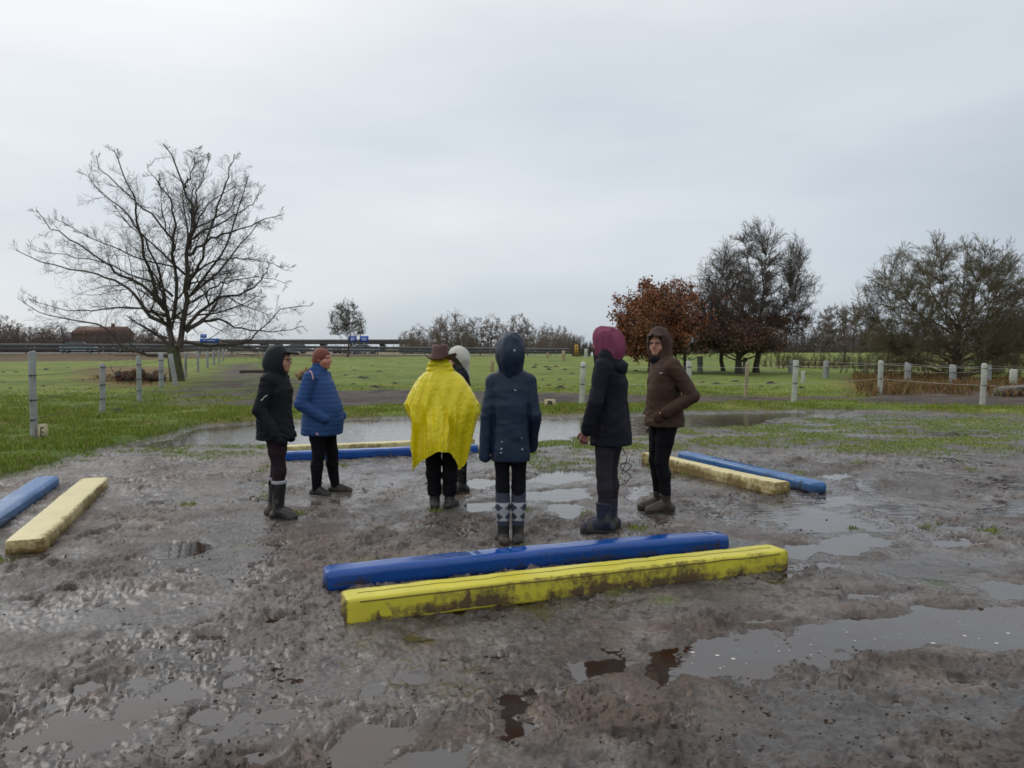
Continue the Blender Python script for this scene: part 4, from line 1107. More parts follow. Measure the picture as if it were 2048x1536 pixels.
def pole(name, label, A, B, side, w, h, m, seamm, seed, mud=0.0, topmud=0.0, segs=3, cornr=.022, seams=True, sag=1.0):
    """A, B: ground points of the edge nearest the viewer; the body lies on the side given"""
    A = np.array(A); B = np.array(B); d = (B - A); ln = float(np.linalg.norm(d)); d /= ln
    nrm_ = np.array([-d[1], d[0]]) * side
    c0 = A + nrm_ * w / 2
    mid = c0 + d * ln / 2
    t = empty(name, (mid[0], mid[1], 0), math.atan2(d[1], d[0])); tag(t, label, 'ground pole', 'padded blue and yellow poles laid out on the mud')
    prof = []
    for cx, cz, a0 in ((w / 2 - cornr, h - cornr, 0), (-w / 2 + cornr, h - cornr, 90), (-w / 2 + cornr, cornr, 180), (w / 2 - cornr, cornr, 270)):
        for k in range(5):
            a = math.radians(a0 + k * 22.5); prof.append((cx + cornr * math.cos(a), cz + cornr * math.sin(a)))
        nx = 4
        # straight run to the next corner is subdivided
        nxt = {0: (-w / 2 + cornr, h), 90: (-w / 2, cornr), 180: (w / 2 - cornr, 0), 270: (w / 2, h - cornr)}[a0]
        p = prof[-1]
        for k in range(1, nx): prof.append((p[0] + (nxt[0] - p[0]) * k / nx, p[1] + (nxt[1] - p[1]) * k / nx))
    prof = np.array(prof); m_ = len(prof)
    ni = 150; xs = np.linspace(-ln / 2, ln / 2, ni)
    g = gzs(mid[0] + d[0] * xs, mid[1] + d[1] * xs)[0]
    gsm = np.polyval(np.polyfit(xs, g, 2), xs) * .8
    t['base'] = 0.0
    V = []
    cen = np.array([0, h / 2])
    for i, x in enumerate(xs):
        e = min(i, ni - 1 - i)
        s = 1.0 if e > 2 else (.985, .955, .90)[2 - e] if e < 3 else 1
        u = (x + ln / 2) / ln * segs
        cr = math.exp(-(((u - round(u)) * ln / segs) / .012) ** 2) if 0 < round(u) < segs else 0
        q = cen + (prof - cen) * (s - .045 * cr)
        xx = x * (1 if e > 1 else .998)
        V.append(np.stack([np.full(m_, xx), q[:, 0], q[:, 1] + gsm[i]], 1))
    V = np.concatenate(V)
    nn = noise3(V[:, 0] * 6 + seed, V[:, 1] * 6 + 9, V[:, 2] * 6 + 7) - .5
    n2 = noise3(V[:, 0] * 17 + seed, V[:, 1] * 17 + 9, V[:, 2] * 17 + 7) - .5
    V[:, 2] += .006 * sag * nn * (V[:, 2] > .02) - .010; V[:, 1] += .006 * sag * nn + .002 * n2
    V[:, 2] += .003 * n2 * sag
    V[:, 1] += .012 * np.sin(V[:, 0] * 1.1 + seed)
    mb = MB()
    F = [(i * m_ + j, (i + 1) * m_ + j, (i + 1) * m_ + (j + 1) % m_, i * m_ + (j + 1) % m_) for i in range(ni - 1) for j in range(m_)]
    e0 = V[:m_].mean(0) + [-.012, 0, 0]; e1 = V[-m_:].mean(0) + [.012, 0, 0]
    k0 = len(V); V = np.concatenate([V, [e0, e1]])
    F3 = [(k0, j, (j + 1) % m_) for j in range(m_)] + [(k0 + 1, (ni - 1) * m_ + (j + 1) % m_, (ni - 1) * m_ + j) for j in range(m_)]
    me = mesh_np('cover', V, F, F3)
    zz = (V[:, 2] - .03) / h
    big = fbm2(V[:, 0] * 3 + seed, V[:, 2] * 6 + V[:, 1] * 3, 4, .6)
    onside = (np.abs(V[:, 1]) > w / 2 - .012) | (np.abs(V[:, 0]) > ln / 2 - .02)
    streak = fbm2(V[:, 0] * 22 + seed, V[:, 2] * 5, 3, .6)
    md = np.where(onside, .12 + mud + .8 * (big - .5) + .55 * (streak - .5) + .20 * (zz < .25), -.02 + topmud + 1.0 * (big - .5) + .4 * (fbm2(V[:, 0] * 9 + seed, V[:, 1] * 9, 3) - .5))
    md = md + .10 * (np.abs(V[:, 0]) > ln / 2 - .03) * (mud > .1)
    a_ = me.attributes.new('mud', 'FLOAT', 'POINT'); a_.data.foreach_set('value', md.astype(np.float32))
    obj('cover', me, m, t)
    if seams:
        def line(yy, zz_, r):
            P = [(x, yy * w, gsm[i] + zz_ * h + .010 * sag * 0 + .012 * 0) for i, x in enumerate(xs) if 3 < i < ni - 4]
            P = np.array(P)
            # sit on the cover: nearest cover point height/side
            for q in P:
                col_ = V[:ni * m_].reshape(ni, m_, 3)[int(np.argmin(abs(xs - q[0])))]
                j = int(np.argmin((prof[:, 0] - yy * w) ** 2 + (prof[:, 1] - zz_ * h) ** 2)); q[1:] = col_[j][1:]
            mb2 = MB(); mb2.tube(P, r, 5); obj('seam', mb2.mesh('seam', True), seamm, t)
        line(-.5 * side * -1 * -1, .86, .0045)
        line(.06, 1.0, .0035)
    return t
FY0, FY1 = at(692, 1257), at(1576, 1143)
pole('foam_ground_pole', 'bright yellow muddy pole, nearest the viewer of all', FY0, FY1, 1, .20, .155, m_yel, seam_y, 3, mud=.22, topmud=-.02)
FB0, FB1 = at(654, 1191), at(1458, 1100)
pole('foam_ground_pole', 'wet shiny blue pole lying just behind the nearest yellow one', FB0, FB1, 1, .20, .135, m_blue, seam_b, 9, mud=.08, topmud=-.10, cornr=.042, seams=False)
RY0, RY1 = at(1282, 926), at(1552, 993)
pole('foam_ground_pole', 'faded yellow pole right of the woman in brown, slanting away', RY0, RY1, 1, .20, .15, m_cream, seam_y, 5, mud=.30, topmud=-.05, seams=False)
RB0, RB1 = at(1353, 921), at(1626, 988)
pole('foam_ground_pole', 'blue pole behind the faded yellow one on the right', RB0, RB1, 1, .20, .13, m_bluef, seam_b, 15, mud=.05, topmud=-.08, cornr=.04, seams=False)
LY0, LY1 = at(86, 1110), at(220, 976)
pole('foam_ground_pole', 'pale faded yellow pole at the left, pointing towards the viewer', LY0, LY1, 1, .27, .12, m_cream, seam_y, 25, mud=.28, topmud=-.10, seams=False)
dv = np.array(LY1) - np.array(LY0); LB1 = np.array(at(118, 976)); LB0 = LB1 - dv * 1.0
pole('foam_ground_pole', 'faded blue pole cut off by the left edge of the picture', tuple(LB0), tuple(LB1), 1, .24, .13, m_bluef, seam_b, 35, mud=.02, topmud=-.12, cornr=.045, seams=False)
BB0, BB1 = at(548, 926), at(957, 908)
pole('foam_ground_pole', 'blue pole behind the group, seen between the red-haired woman and the poncho', BB0, BB1, 1, .20, .13, m_blue, seam_b, 45, mud=-.05, topmud=-.1, cornr=.035, seams=False)
BY0, BY1 = at(560, 912), at(950, 894)
pole('foam_ground_pole', 'faded yellow pole lying just behind the far blue one by the puddle', BY0, BY1, 1, .20, .13, m_cream, seam_y, 55, mud=.2, topmud=-.1, seams=False)
# ================================================================== PEOPLE
def nets(D, org, h):
    s = D < 0
    nx, ny, nz = D.shape
    c = np.zeros((nx - 1, ny - 1, nz - 1), np.int8)
    for i in (0, 1):
        for j in (0, 1):
            for k in (0, 1): c += s[i:nx - 1 + i, j:ny - 1 + j, k:nz - 1 + k]
    mixed = (c > 0) & (c < 8)
    ci = np.argwhere(mixed); idm = -np.ones(mixed.shape, np.int64); idm[mixed] = np.arange(len(ci))
    acc = np.zeros((len(ci), 3)); cnt = np.zeros(len(ci))
    cor = [(i, j, k) for i in (0, 1) for j in (0, 1) for k in (0, 1)]
    for a in cor:
        for ax in range(3):
            if a[ax]: continue
            b = list(a); b[ax] = 1
            da = D[ci[:, 0] + a[0], ci[:, 1] + a[1], ci[:, 2] + a[2]]; db = D[ci[:, 0] + b[0], ci[:, 1] + b[1], ci[:, 2] + b[2]]
            m = (da < 0) != (db < 0)
            t = np.where(m, da / np.where(m, da - db, 1), 0)
            p = np.tile(np.array(a, float), (len(ci), 1)); p[:, ax] += t
            acc += p * m[:, None]; cnt += m
    V = (ci + acc / cnt[:, None]) * h + org
    F = []
    for ax in range(3):
        sl0 = [slice(None)] * 3; sl1 = [slice(None)] * 3
        sl0[ax] = slice(0, -1); sl1[ax] = slice(1, None)
        a = s[tuple(sl0)]; b = s[tuple(sl1)]
        e = np.argwhere(a != b)
        o1, o2 = [(1, 2), (2, 0), (0, 1)][ax]
        ok = (e[:, o1] > 0) & (e[:, o2] > 0) & (e[:, o1] < D.shape[o1] - 1) & (e[:, o2] < D.shape[o2] - 1)
        e = e[ok]; fl = a[e[:, 0], e[:, 1], e[:, 2]]
        def cid(d1, d2):
            q = e.copy(); q[:, o1] -= d1; q[:, o2] -= d2
            return idm[q[:, 0], q[:, 1], q[:, 2]]
        q = np.stack([cid(1, 1), cid(0, 1), cid(0, 0), cid(1, 0)], 1)
        q = np.where(fl[:, None], q, q[:, ::-1]); F.append(q)
    F = np.concatenate(F)
    F = F[(F >= 0).all(1)]
    return V, F
class Field:
    def __init__(s, lo, hi, h):
        s.lo = np.array(lo, float) - 2 * h; s.h = h
        n = np.ceil((np.array(hi) - s.lo) / h).astype(int) + 3
        s.D = np.full(n, 9.0, np.float32)
    def _sub(s, lo, hi, mg):
        a = np.maximum(((np.array(lo) - mg - s.lo) / s.h).astype(int), 0); b = np.minimum(((np.array(hi) + mg - s.lo) / s.h).astype(int) + 2, s.D.shape)
        if (b <= a).any(): return None, None
        sl = tuple(slice(x, y) for x, y in zip(a, b))
        g = [s.lo[i] + s.h * np.arange(a[i], b[i]) for i in range(3)]
        X, Y, Z = np.meshgrid(*g, indexing='ij')
        return sl, (X, Y, Z)
    def _merge(s, sl, d, k, op):
        D = s.D[sl]; d = d.astype(np.float32)
        if op == 'add':
            h_ = np.clip(.5 + .5 * (D - d) / k, 0, 1) if k > 0 else None
            s.D[sl] = np.where(D > 5, d, D * (1 - h_) + d * h_ - k * h_ * (1 - h_)) if k > 0 else np.minimum(D, d)
        elif op == 'sub':
            d = -d; h_ = np.clip(.5 - .5 * (D - d) / max(k, 1e-4), 0, 1)
            s.D[sl] = D * (1 - h_) + d * h_ + k * h_ * (1 - h_)
    def cone(s, a, b, ra, rb, k=.03, op='add', sc=None):
        a = np.array(a, float); b = np.array(b, float); mg = k * 2 + .03; rm = max(ra, rb) * (1 if sc is None else max(sc))
        sl, G = s._sub(np.minimum(a, b) - rm, np.maximum(a, b) + rm, mg)
        if sl is None: return s
        P = np.stack(G, -1); ab = b - a
        if sc is not None: S = np.array(sc, float)
        else: S = np.ones(3)
        q = (P - a) / S; abs_ = ab / S; t = np.clip((q * abs_).sum(-1) / max((abs_ * abs_).sum(), 1e-9), 0, 1)
        d = (np.linalg.norm(q - t[..., None] * abs_, axis=-1) - (ra + (rb - ra) * t)) * S.min()
        s._merge(sl, d, k, op); return s
    def ell(s, c, r, k=.03, op='add', rot=None):
        c = np.array(c, float); r = np.array(r, float); rm = r.max() if rot is not None else r
        sl, G = s._sub(c - rm, c + rm, k * 2 + .03)
        if sl is None: return s
        q = np.stack(G, -1) - c
        if rot is not None: q = q @ np.array(Euler(rot).to_matrix())
        n = np.linalg.norm(q / r, axis=-1); n2 = np.linalg.norm(q / (r * r), axis=-1) + 1e-9
        s._merge(sl, n * (n - 1) / n2, k, op); return s
    def loft(s, secs, k=.03, op='add', pw=2.3, hollow=None):
        """secs: (z, cx, cy, rx, ry) from low to high"""
        S = np.array(secs, float)
        lo = [(S[:, 1] - S[:, 3]).min(), (S[:, 2] - S[:, 4]).min(), S[0, 0]]; hi = [(S[:, 1] + S[:, 3]).max(), (S[:, 2] + S[:, 4]).max(), S[-1, 0]]
        sl, (X, Y, Z) = s._sub(lo, hi, k * 2 + .03)
        g = lambda c: np.interp(Z, S[:, 0], S[:, c])
        rx, ry = g(3), g(4)
        n = (np.abs((X - g(1)) / rx) ** pw + np.abs((Y - g(2)) / ry) ** pw) ** (1 / pw)
        d = (n - 1) * np.minimum(rx, ry)
        d = np.maximum(d, np.maximum(S[0, 0] - Z, Z - S[-1, 0]))
        s._merge(sl, d, k, op); return s
    def cut(s, axis, val, keep_above=True):
        g = s.lo[axis] + s.h * np.arange(s.D.shape[axis]); sh = [1, 1, 1]; sh[axis] = -1
        d = (val - g if keep_above else g - val).reshape(sh).astype(np.float32)
        s.D = np.maximum(s.D, d); return s
    def mesh(s, name, wr=0.0, ws=9.0, seed=0.0, quilt=0.0, qp=.05, stretch=(1, 1, 1)):
        D = s.D.copy(); D[0] = D[-1] = 1; D[:, 0] = D[:, -1] = 1; D[:, :, 0] = D[:, :, -1] = 1
        V, F = nets(np.clip(D, -1, 1), s.lo, s.h)
        me = mesh_np(name, V, F)
        if wr or quilt:
            N_ = np.zeros(len(V) * 3, np.float32); me.vertices.foreach_get('normal', N_); N_ = N_.reshape(-1, 3)
            st = np.array(stretch)
            q = V * st * ws + seed
            w_ = noise3(q[:, 0], q[:, 1], q[:, 2]) - .5
            w_ = w_ + .5 * (1 - np.abs(2 * noise3(q[:, 0] * 1.7 + 5, q[:, 1] * 1.7, q[:, 2] * 1.7 + 3) - 1) * 2) * .5 + .35 * (noise3(q[:, 0] * 3, q[:, 1] * 3, q[:, 2] * 3) - .5)
            off = wr * w_
            if quilt: off = off - quilt * np.exp(-((((V[:, 2] + .008 * noise3(V[:, 0] * 12, V[:, 1] * 12, V[:, 2] * 0)) / qp) % 1 - .5) / .16) ** 2)
            V = V + N_ * off[:, None]
            me.vertices.foreach_set('co', V.astype(np.float32).ravel()); me.update()
        return me

skin = mat('skin', (.50, .27, .19), .5, (.42, .20, .14), 18, .1, 80)
skin_pink = mat('skin_pink', (.52, .25, .18), .5, (.46, .18, .13), 14, .1, 80)
hand_red = mat('hand_red', (.30, .13, .12), .55, (.22, .09, .085), 20)
eye_m = mat('eye', (.03, .02, .015), .15)
lip_m = mat('lips', (.40, .13, .11), .45)
frame_m = mat('spectacle_frame', (.02, .02, .022), .3)
def V3(*a): return np.array(a, float)

def head_sdf(f, H, yaw, sz=1.0, hair=False):
    """skull, jaw, nose, brows, ears; face looks along -Y turned by yaw; H = head centre"""
    R = np.array(Matrix.Rotation(yaw, 3, 'Z')); E = (0, 0, yaw)
    P = lambda x, y, z: np.array(H) + R @ (np.array([x, y, z]) * sz)
    f.ell(P(0, .012, .03), V3(.074, .094, .088) * sz, .01, rot=E)
    f.ell(P(0, -.022, -.03), V3(.062, .070, .078) * sz, .03, rot=E)
    f.ell(P(0, -.062, -.088), V3(.026, .022, .020) * sz, .028, rot=E)          # chin
    f.ell(P(.038, -.050, -.030), V3(.024, .024, .024) * sz, .02, rot=E); f.ell(P(-.038, -.050, -.030), V3(.024, .024, .024) * sz, .02, rot=E)
    f.cone(P(0, -.084, .018), P(0, -.106, -.020), .008 * sz, .0125 * sz, .012)   # nose
    f.ell(P(.011, -.094, -.026), V3(.008, .009, .007) * sz, .008, rot=E); f.ell(P(-.011, -.094, -.026), V3(.008, .009, .007) * sz, .008, rot=E)
    f.cone(P(-.040, -.078, .030), P(.040, -.078, .030), .010 * sz, .010 * sz, .015)  # brow
    for s in (-1, 1): f.ell(P(.030 * s, -.092, .010), V3(.013, .010, .009) * sz, .010, 'sub', rot=E)
    f.cone(P(-.017, -.083, -.052), P(.017, -.083, -.052), .0075 * sz, .0075 * sz, .006)  # lips
    f.cone(P(-.024, -.097, -.0525), P(.024, -.097, -.0525), .004 * sz, .004 * sz, .003, 'sub')
    for s in (-1, 1): f.ell(P(.074 * s, .010, .0), V3(.008, .018, .028) * sz, .006, rot=E)
    return P
def hand_sdf(f, wrist, direc, palm_n, thumb_side, sz=1.0, curl=.5, glove=0.0):
    """palm plus four unequal fingers with two bends and a thumb from the side of the palm"""
    d = nrm(np.array(direc, float)); n_ = nrm(np.array(palm_n, float) - np.dot(palm_n, d) * d); s_ = np.cross(d, n_) * thumb_side
    w = np.array(wrist, float); g = glove
    f.cone(w, w + d * .035 * sz, .024 * sz + g, .028 * sz + g, .012)
    for k in range(4):
        o = (k - 1.5) * .0185 * sz
        kn = w + d * .088 * sz + s_ * o * -1
        f.cone(w + d * .02 * sz + s_ * o * -.6, kn, .015 * sz + g, .0115 * sz + g, .012)
        L = [.072, .082, .077, .060][k] * sz
        a = curl * (.5 + .12 * k)
        d1 = nrm(d * math.cos(a) + n_ * math.sin(a)); a2 = a + curl * 1.1; d2 = nrm(d * math.cos(a2) + n_ * math.sin(a2)); a3 = a2 + curl * .8; d3 = nrm(d * math.cos(a3) + n_ * math.sin(a3))
        p1 = kn + d1 * L * .45; p2 = p1 + d2 * L * .32; p3 = p2 + d3 * L * .24
        f.cone(kn, p1, .0098 * sz + g, .0088 * sz + g, .004); f.cone(p1, p2, .0088 * sz + g, .0080 * sz + g, .003); f.cone(p2, p3, .0080 * sz + g, .0066 * sz + g, .003)
    t0 = w + d * .025 * sz + s_ * .022 * sz; t1 = t0 + nrm(d * .7 + s_ * .75 + n_ * .25) * .045 * sz; t2 = t1 + nrm(d * .95 + s_ * .25 + n_ * .4) * .032 * sz; t3 = t2 + nrm(d + n_ * .4) * .022 * sz
    f.cone(t0, t1, .015 * sz + g, .011 * sz + g, .01); f.cone(t1, t2, .011 * sz + g, .0095 * sz + g, .004); f.cone(t2, t3, .0095 * sz + g, .0075 * sz + g, .003)

class Person:
    def __init__(s, label, feet_px, top_z, rot, group=None):
        x, y = at(*feet_px, .0); s.g = max(gz(x, y), 0.0)
        s.root = empty('person', (x, y, s.g - .016), rot); tag(s.root, label, 'person', 'people standing in a circle on the mud')
        s.k = (top_z) / 1.70                     # scale of the standard figure
        k = s.k
        s.J = dict(pelvis=V3(0, .01, .93), waist=V3(0, .0, 1.07), chest=V3(0, 0, 1.27), neck=V3(0, .012, 1.45), head=V3(0, -.012, 1.585),
                   shL=V3(.165, .01, 1.385), shR=V3(-.165, .01, 1.385), elL=V3(.225, .035, 1.10), elR=V3(-.225, .035, 1.10), wrL=V3(.235, -.03, .86), wrR=V3(-.235, -.03, .86),
                   hipL=V3(.085, .01, .89), hipR=V3(-.085, .01, .89), knL=V3(.10, -.012, .485), knR=V3(-.10, -.012, .485), anL=V3(.105, .02, .085), anR=V3(-.105, .02, .085))
        s.yaw = 0.0; s.footyaw = dict(L=.15, R=-.15)
    def sc(s): 
        for a in s.J: s.J[a] = s.J[a] * s.k
        return s
    def toe(s, S):
        a = s.J['an' + S]; y = s.footyaw[S]
        return a + V3(math.sin(y) * .155, -math.cos(y) * .155, 0) * s.k + V3(0, 0, -a[2] + .03 * s.k)
    def heel(s, S):
        a = s.J['an' + S]; y = s.footyaw[S]
        return a + V3(-math.sin(y) * .045, math.cos(y) * .045, 0) * s.k + V3(0, 0, -a[2] + .035 * s.k)
    def part(s, name, me, m, label=None):
        o = obj(name, me, m, s.root)
        if label: o['label'] = label
        return o
    def body(s, m, hands='LR', curl=.5, pn=None, headsz=1.0, sl=1.0, hd={}):
        """one continuous figure under the clothes"""
        J, k = s.J, s.k
        allp = np.array(list(J.values()))
        f = Field(np.minimum(allp.min(0) - .12 * k, [-.2, -.25, 0]) - [0, 0, 0], allp.max(0) + .16 * k, .0068)
        f.loft([(J['pelvis'][2] - .06 * k, J['pelvis'][0], J['pelvis'][1], .13 * k, .09 * k), (J['waist'][2], J['waist'][0], J['waist'][1], .115 * k, .08 * k), (J['chest'][2], J['chest'][0], J['chest'][1], .135 * k, .09 * k), (J['neck'][2] - .02 * k, J['neck'][0], J['neck'][1], .07 * k, .06 * k)], .03)
        f.cone(J['neck'] - [0, 0, .04 * k], J['head'] + [0, .02 * k, -.03 * k], .052 * k, .05 * k, .03)
        for S in 'LR':
            f.cone(J['neck'] * .3 + J['sh' + S] * .7, J['sh' + S], .05 * k, .045 * k, .04)
            f.cone(J['sh' + S], J['el' + S], .042 * k * sl, .034 * k * sl, .02); f.cone(J['el' + S], J['wr' + S], .034 * k * sl, .023 * k, .015)
            f.cone(J['hip' + S], J['kn' + S], .066 * k, .045 * k, .03); f.cone(J['kn' + S], J['an' + S], .044 * k, .028 * k, .02)
            f.cone(s.heel(S) + [0, 0, .01], s.toe(S) + [0, 0, .005], .024 * k, .02 * k, .02); f.cone(J['an' + S], s.heel(S) + [0, 0, .02], .026 * k, .02 * k, .02)
            d = nrm(V3(*hd[S])) if S in hd else nrm(J['wr' + S] - J['el' + S]); n_ = (pn or {}).get(S, V3(-1 if S == 'L' else 1, 0, 0))
            hand_sdf(f, J['wr' + S], d, n_, 1 if S == 'R' else -1, k * .97, curl)
        P = head_sdf(f, J['head'], s.yaw, k * headsz)
        s.P = P
        b = s.part('body', f.mesh('body'), m)
        # eyes, lips and brows sit on the face
        mb = MB()
        for e_ in (-1, 1):
            c = P(.030 * e_, -.0815, .010); ph = []
            th = np.linspace(0, 2 * PI, 11)[:-1]
            R = np.array(Matrix.Rotation(s.yaw, 3, 'Z'))
            V = [c + R @ (V3(math.cos(a) * .012, -.004 * (1 - 0), math.sin(a) * .0055) * k) for a in th] + [c + R @ (V3(0, -.007, 0) * k)] + [c + R @ (V3(0, .006, 0) * k)]
            mb.add(V, (), [(i, (i + 1) % 10, 10) for i in range(10)] + [((i + 1) % 10, i, 11) for i in range(10)])
        obj('eyes', mb.mesh('eyes', True), eye_m, b)
        mb = MB(); mb.tube([P(-.021, -.0865, -.051), P(-.010, -.0915, -.049), P(.010, -.0915, -.049), P(.021, -.0865, -.051)], [.001, .0042 * k, .0042 * k, .001], 8)
        mb.tube([P(-.018, -.086, -.0575), P(0, -.0915, -.059), P(.018, -.086, -.0575)], [.001, .005 * k, .001], 8)
        obj('lips', mb.mesh('lips', True), lip_m, b)
        return b
    def glasses(s):
        P, k = s.P, s.k
        mb = MB()
        for e_ in (-1, 1):
            c = [(.031 * e_ + math.cos(a) * .0225, -.098 + .003 * abs(math.cos(a)), .008 + math.sin(a) * .0165) for a in np.linspace(0, 2 * PI, 17)]
            mb.tube([P(*q) for q in c], .0022 * k, 5, False)
            mb.tube([P(.0535 * e_, -.095, .014), P(.070 * e_, -.07, .016), P(.080 * e_, .005, .012)], .0022 * k, 5)
        mb.tube([P(-.009, -.098, .012), P(0, -.101, .015), P(.009, -.098, .012)], .0022 * k, 5)
        return s.part('glasses', mb.mesh('glasses', True), frame_m)
    def legs(s, m, r=(.092, .060, .046), wr=.006, seat=(.155, .115), name='trousers', low=None, h=.0085, ws=8):
        J, k = s.J, s.k; low = low or .10
        f = Field([-.33, -.33, low * k * .9], [.33, .33, 1.06 * k], h)
        f.loft([(J['pelvis'][2] - .10 * k, J['pelvis'][0], J['pelvis'][1] + .01, seat[0] * .92 * k, seat[1] * .92 * k), (J['pelvis'][2] - .02 * k, J['pelvis'][0], J['pelvis'][1] + .01, seat[0] * k, seat[1] * k), (J['pelvis'][2] + .12 * k, J['pelvis'][0], J['pelvis'][1], seat[0] * .85 * k, seat[1] * .9 * k)], .04)
        for S in 'LR':
            hp, kn, an = J['hip' + S], J['kn' + S], J['an' + S]
            f.cone(hp, hp * .5 + kn * .5, r[0] * k, r[0] * .82 * k, .03); f.cone(hp * .5 + kn * .5, kn, r[0] * .82 * k, r[1] * k, .02)
            ca = kn * .68 + an * .32 + V3(0, .012 * k, 0)
            f.cone(kn, ca, r[1] * k, r[1] * .98 * k, .02); f.cone(ca, an, r[1] * .98 * k, r[2] * k, .02)
        f.cut(2, low * k)
        return s.part(name, f.mesh(name, wr, ws, seed=s.k * 31, stretch=(1, 1, 1.6)), m)
    def boots(s, m, top=.40, shaft=.062, sole_m=None, ankle=.047, wr=.004, foot=(.042, .038), shoe=False, wide=1.0, length=1.0):
        J, k = s.J, s.k
        for S in 'LR':
            an, kn = J['an' + S], J['kn' + S]; toe = s.toe(S); heel = s.heel(S)
            toe = heel + (toe - heel) * length
            lo = np.minimum(np.minimum(toe, heel), an) - .1; hi = np.maximum(np.maximum(toe, heel), an) + .12; hi[2] = top * k + .03; lo[2] = -.01
            sdir = (kn - an)
            lo = np.minimum(lo, an + sdir * .9 - .1); hi = np.maximum(hi, an + sdir * .9 + .1); lo[2] = -.01; hi[2] = top * k + .03
            f = Field(lo, hi, .007)
            c_a = an + sdir * ((top * k - an[2]) / sdir[2])
            if not shoe or top > .14: f.cone(an + [0, 0, .01], c_a + sdir * .05, ankle * k, shaft * k, .02)
            f.cone(heel + [0, 0, .014 * k], an + [0, 0, -.01 * k], foot[0] * k, ankle * k, .02)
            f.cone(heel + [0, 0, .012 * k], toe + [0, 0, .008 * k], foot[0] * k * .95, foot[1] * k, .02, sc=(wide, wide, .85))
            f.cone(an + (toe - an) * .35 + [0, 0, .01], toe + [0, 0, .014 * k], foot[0] * k, foot[1] * .9 * k, .02)
            f.cut(2, .012); f.cut(2, top * k, False)
            bme = f.mesh('boot', wr, 14, seed=3 + len(S))
            bv_ = np.zeros(len(bme.vertices) * 3, np.float32); bme.vertices.foreach_get('co', bv_); bv_ = bv_.reshape(-1, 3)
            mu = .46 - 2.4 * bv_[:, 2] + .9 * (noise3(bv_[:, 0] * 22 + 3, bv_[:, 1] * 22 + 9, bv_[:, 2] * 16 + 2) - .5)
            ba = bme.attributes.new('mud', 'FLOAT', 'POINT'); ba.data.foreach_set('value', mu.astype(np.float32))
            b = s.part('boot' if not shoe else 'shoe', bme, m)
            # sole follows the outline of the foot
            f2 = Field(lo, [hi[0], hi[1], .05], .006)
            f2.cone(heel * [1, 1, 0] + [0, 0, .018], toe * [1, 1, 0] + [0, 0, .018], foot[0] * 1.04 * k, foot[1] * 1.10 * k, .01)
            f2.cut(2, -.004); f2.cut(2, .024, False)
            obj('sole', f2.mesh('sole'), sole_m or tyre, b)
    def jacket(s, m, hem, secs, noarm=False, arm=(.068, .056, .046), wr=.008, ws=7, quilt=0.0, qp=.05, collar=.075, arms='LR', name='jacket', h=.0085, cuff=1.0, sleeve=1.0, hemflat=True, pw=2.3, colh=1.47, seed=0):
        """secs: (z, cx, cy, rx, ry) in standard units above the hem"""
        J, k = s.J, s.k
        S_ = [(a * k, b * k, c * k, d * k, e_ * k) for a, b, c, d, e_ in secs]
        pts = np.array([J[q + S] for q in ('sh', 'el', 'wr') for S in 'LR'] + [V3(q[1] - q[3], q[2] - q[4], q[0]) for q in S_] + [V3(q[1] + q[3], q[2] + q[4], q[0]) for q in S_])
        f = Field(pts.min(0) - .08, pts.max(0) + .13, h)
        f.loft(S_, .03, pw=pw)
        f.cone(J['neck'] + [0, 0, -.05 * k], V3(J['neck'][0], J['neck'][1], colh * k), collar * 1.05 * k, collar * .93 * k, .035)
        for S in ('' if noarm else 'LR'):
            sh, el, wr_ = J['sh' + S], J['el' + S], J['wr' + S]
            f.cone(J['neck'] * .45 + sh * .55 + [0, 0, -.01 * k], sh, .060 * k, arm[0] * .95 * k, .05)
            f.cone(sh, el, arm[0] * k, arm[1] * k, .012)
        for S in ('' if noarm else 'LR'):
            el, wr_ = J['el' + S], J['wr' + S]; w2 = el + (wr_ - el) * sleeve
            f.cone(el, w2, arm[1] * k, arm[2] * k, .006)
        me = None
        # keep sleeves that hang lower than the hem: only the torso stops at the hem (its loft ends there)
        return s.part(name, f.mesh(name, wr, ws, seed=seed + s.k * 17, quilt=quilt, qp=qp, stretch=(1, 1, 1.5)), m)

def cloth(name, c, c2=None, rough=.75, bump=.25, bs=120, sc=5, spec=.10): return mat(name, c, rough, c2 or tuple(v * 1.5 + .003 for v in c), sc, bump, bs, spec=spec, bdist=.004)
black_cl = cloth('black_cloth', (.010, .011, .014))
black_leg = cloth('black_leggings', (.006, .006, .008), rough=.85)
plum_leg = cloth('dark_breeches', (.018, .014, .018), (.030, .018, .022))
navy_wax = cloth('navy_raincoat', (.008, .018, .040), (.014, .030, .060), rough=.45, bump=.25, bs=40, sc=3, spec=.26)
blue_puf = cloth('blue_puffer', (.024, .060, .175), (.034, .080, .22), rough=.55, bump=.2, bs=60, sc=4)
brown_cl = cloth('brown_waxed', (.052, .030, .022), (.078, .048, .036), rough=.6, bump=.25, bs=90, sc=4)
night_cl = cloth('midnight_coat', (.010, .011, .018), (.018, .019, .028), rough=.65)
grey_leg = cloth('charcoal_breeches', (.024, .022, .030), (.036, .033, .042), rough=.8)
maroon = cloth('maroon_cloth', (.17, .045, .085), (.22, .062, .11), rough=.8, sc=9)
MB_ = (.085, .070, .058)
boot_grey = dirt_mat('rubber_boot_grey', (.016, .020, .023), .32, MB_)
boot_mud = dirt_mat('rubber_boot_muddy', (.018, .017, .015), .4, MB_)
boot_navy = dirt_mat('boot_navy', (.009, .015, .040), .6, MB_)
boot_brown = dirt_mat('boot_brown', (.045, .029, .022), .5, MB_)
boot_blk = dirt_mat('boot_black', (.010, .010, .010), .55, MB_)
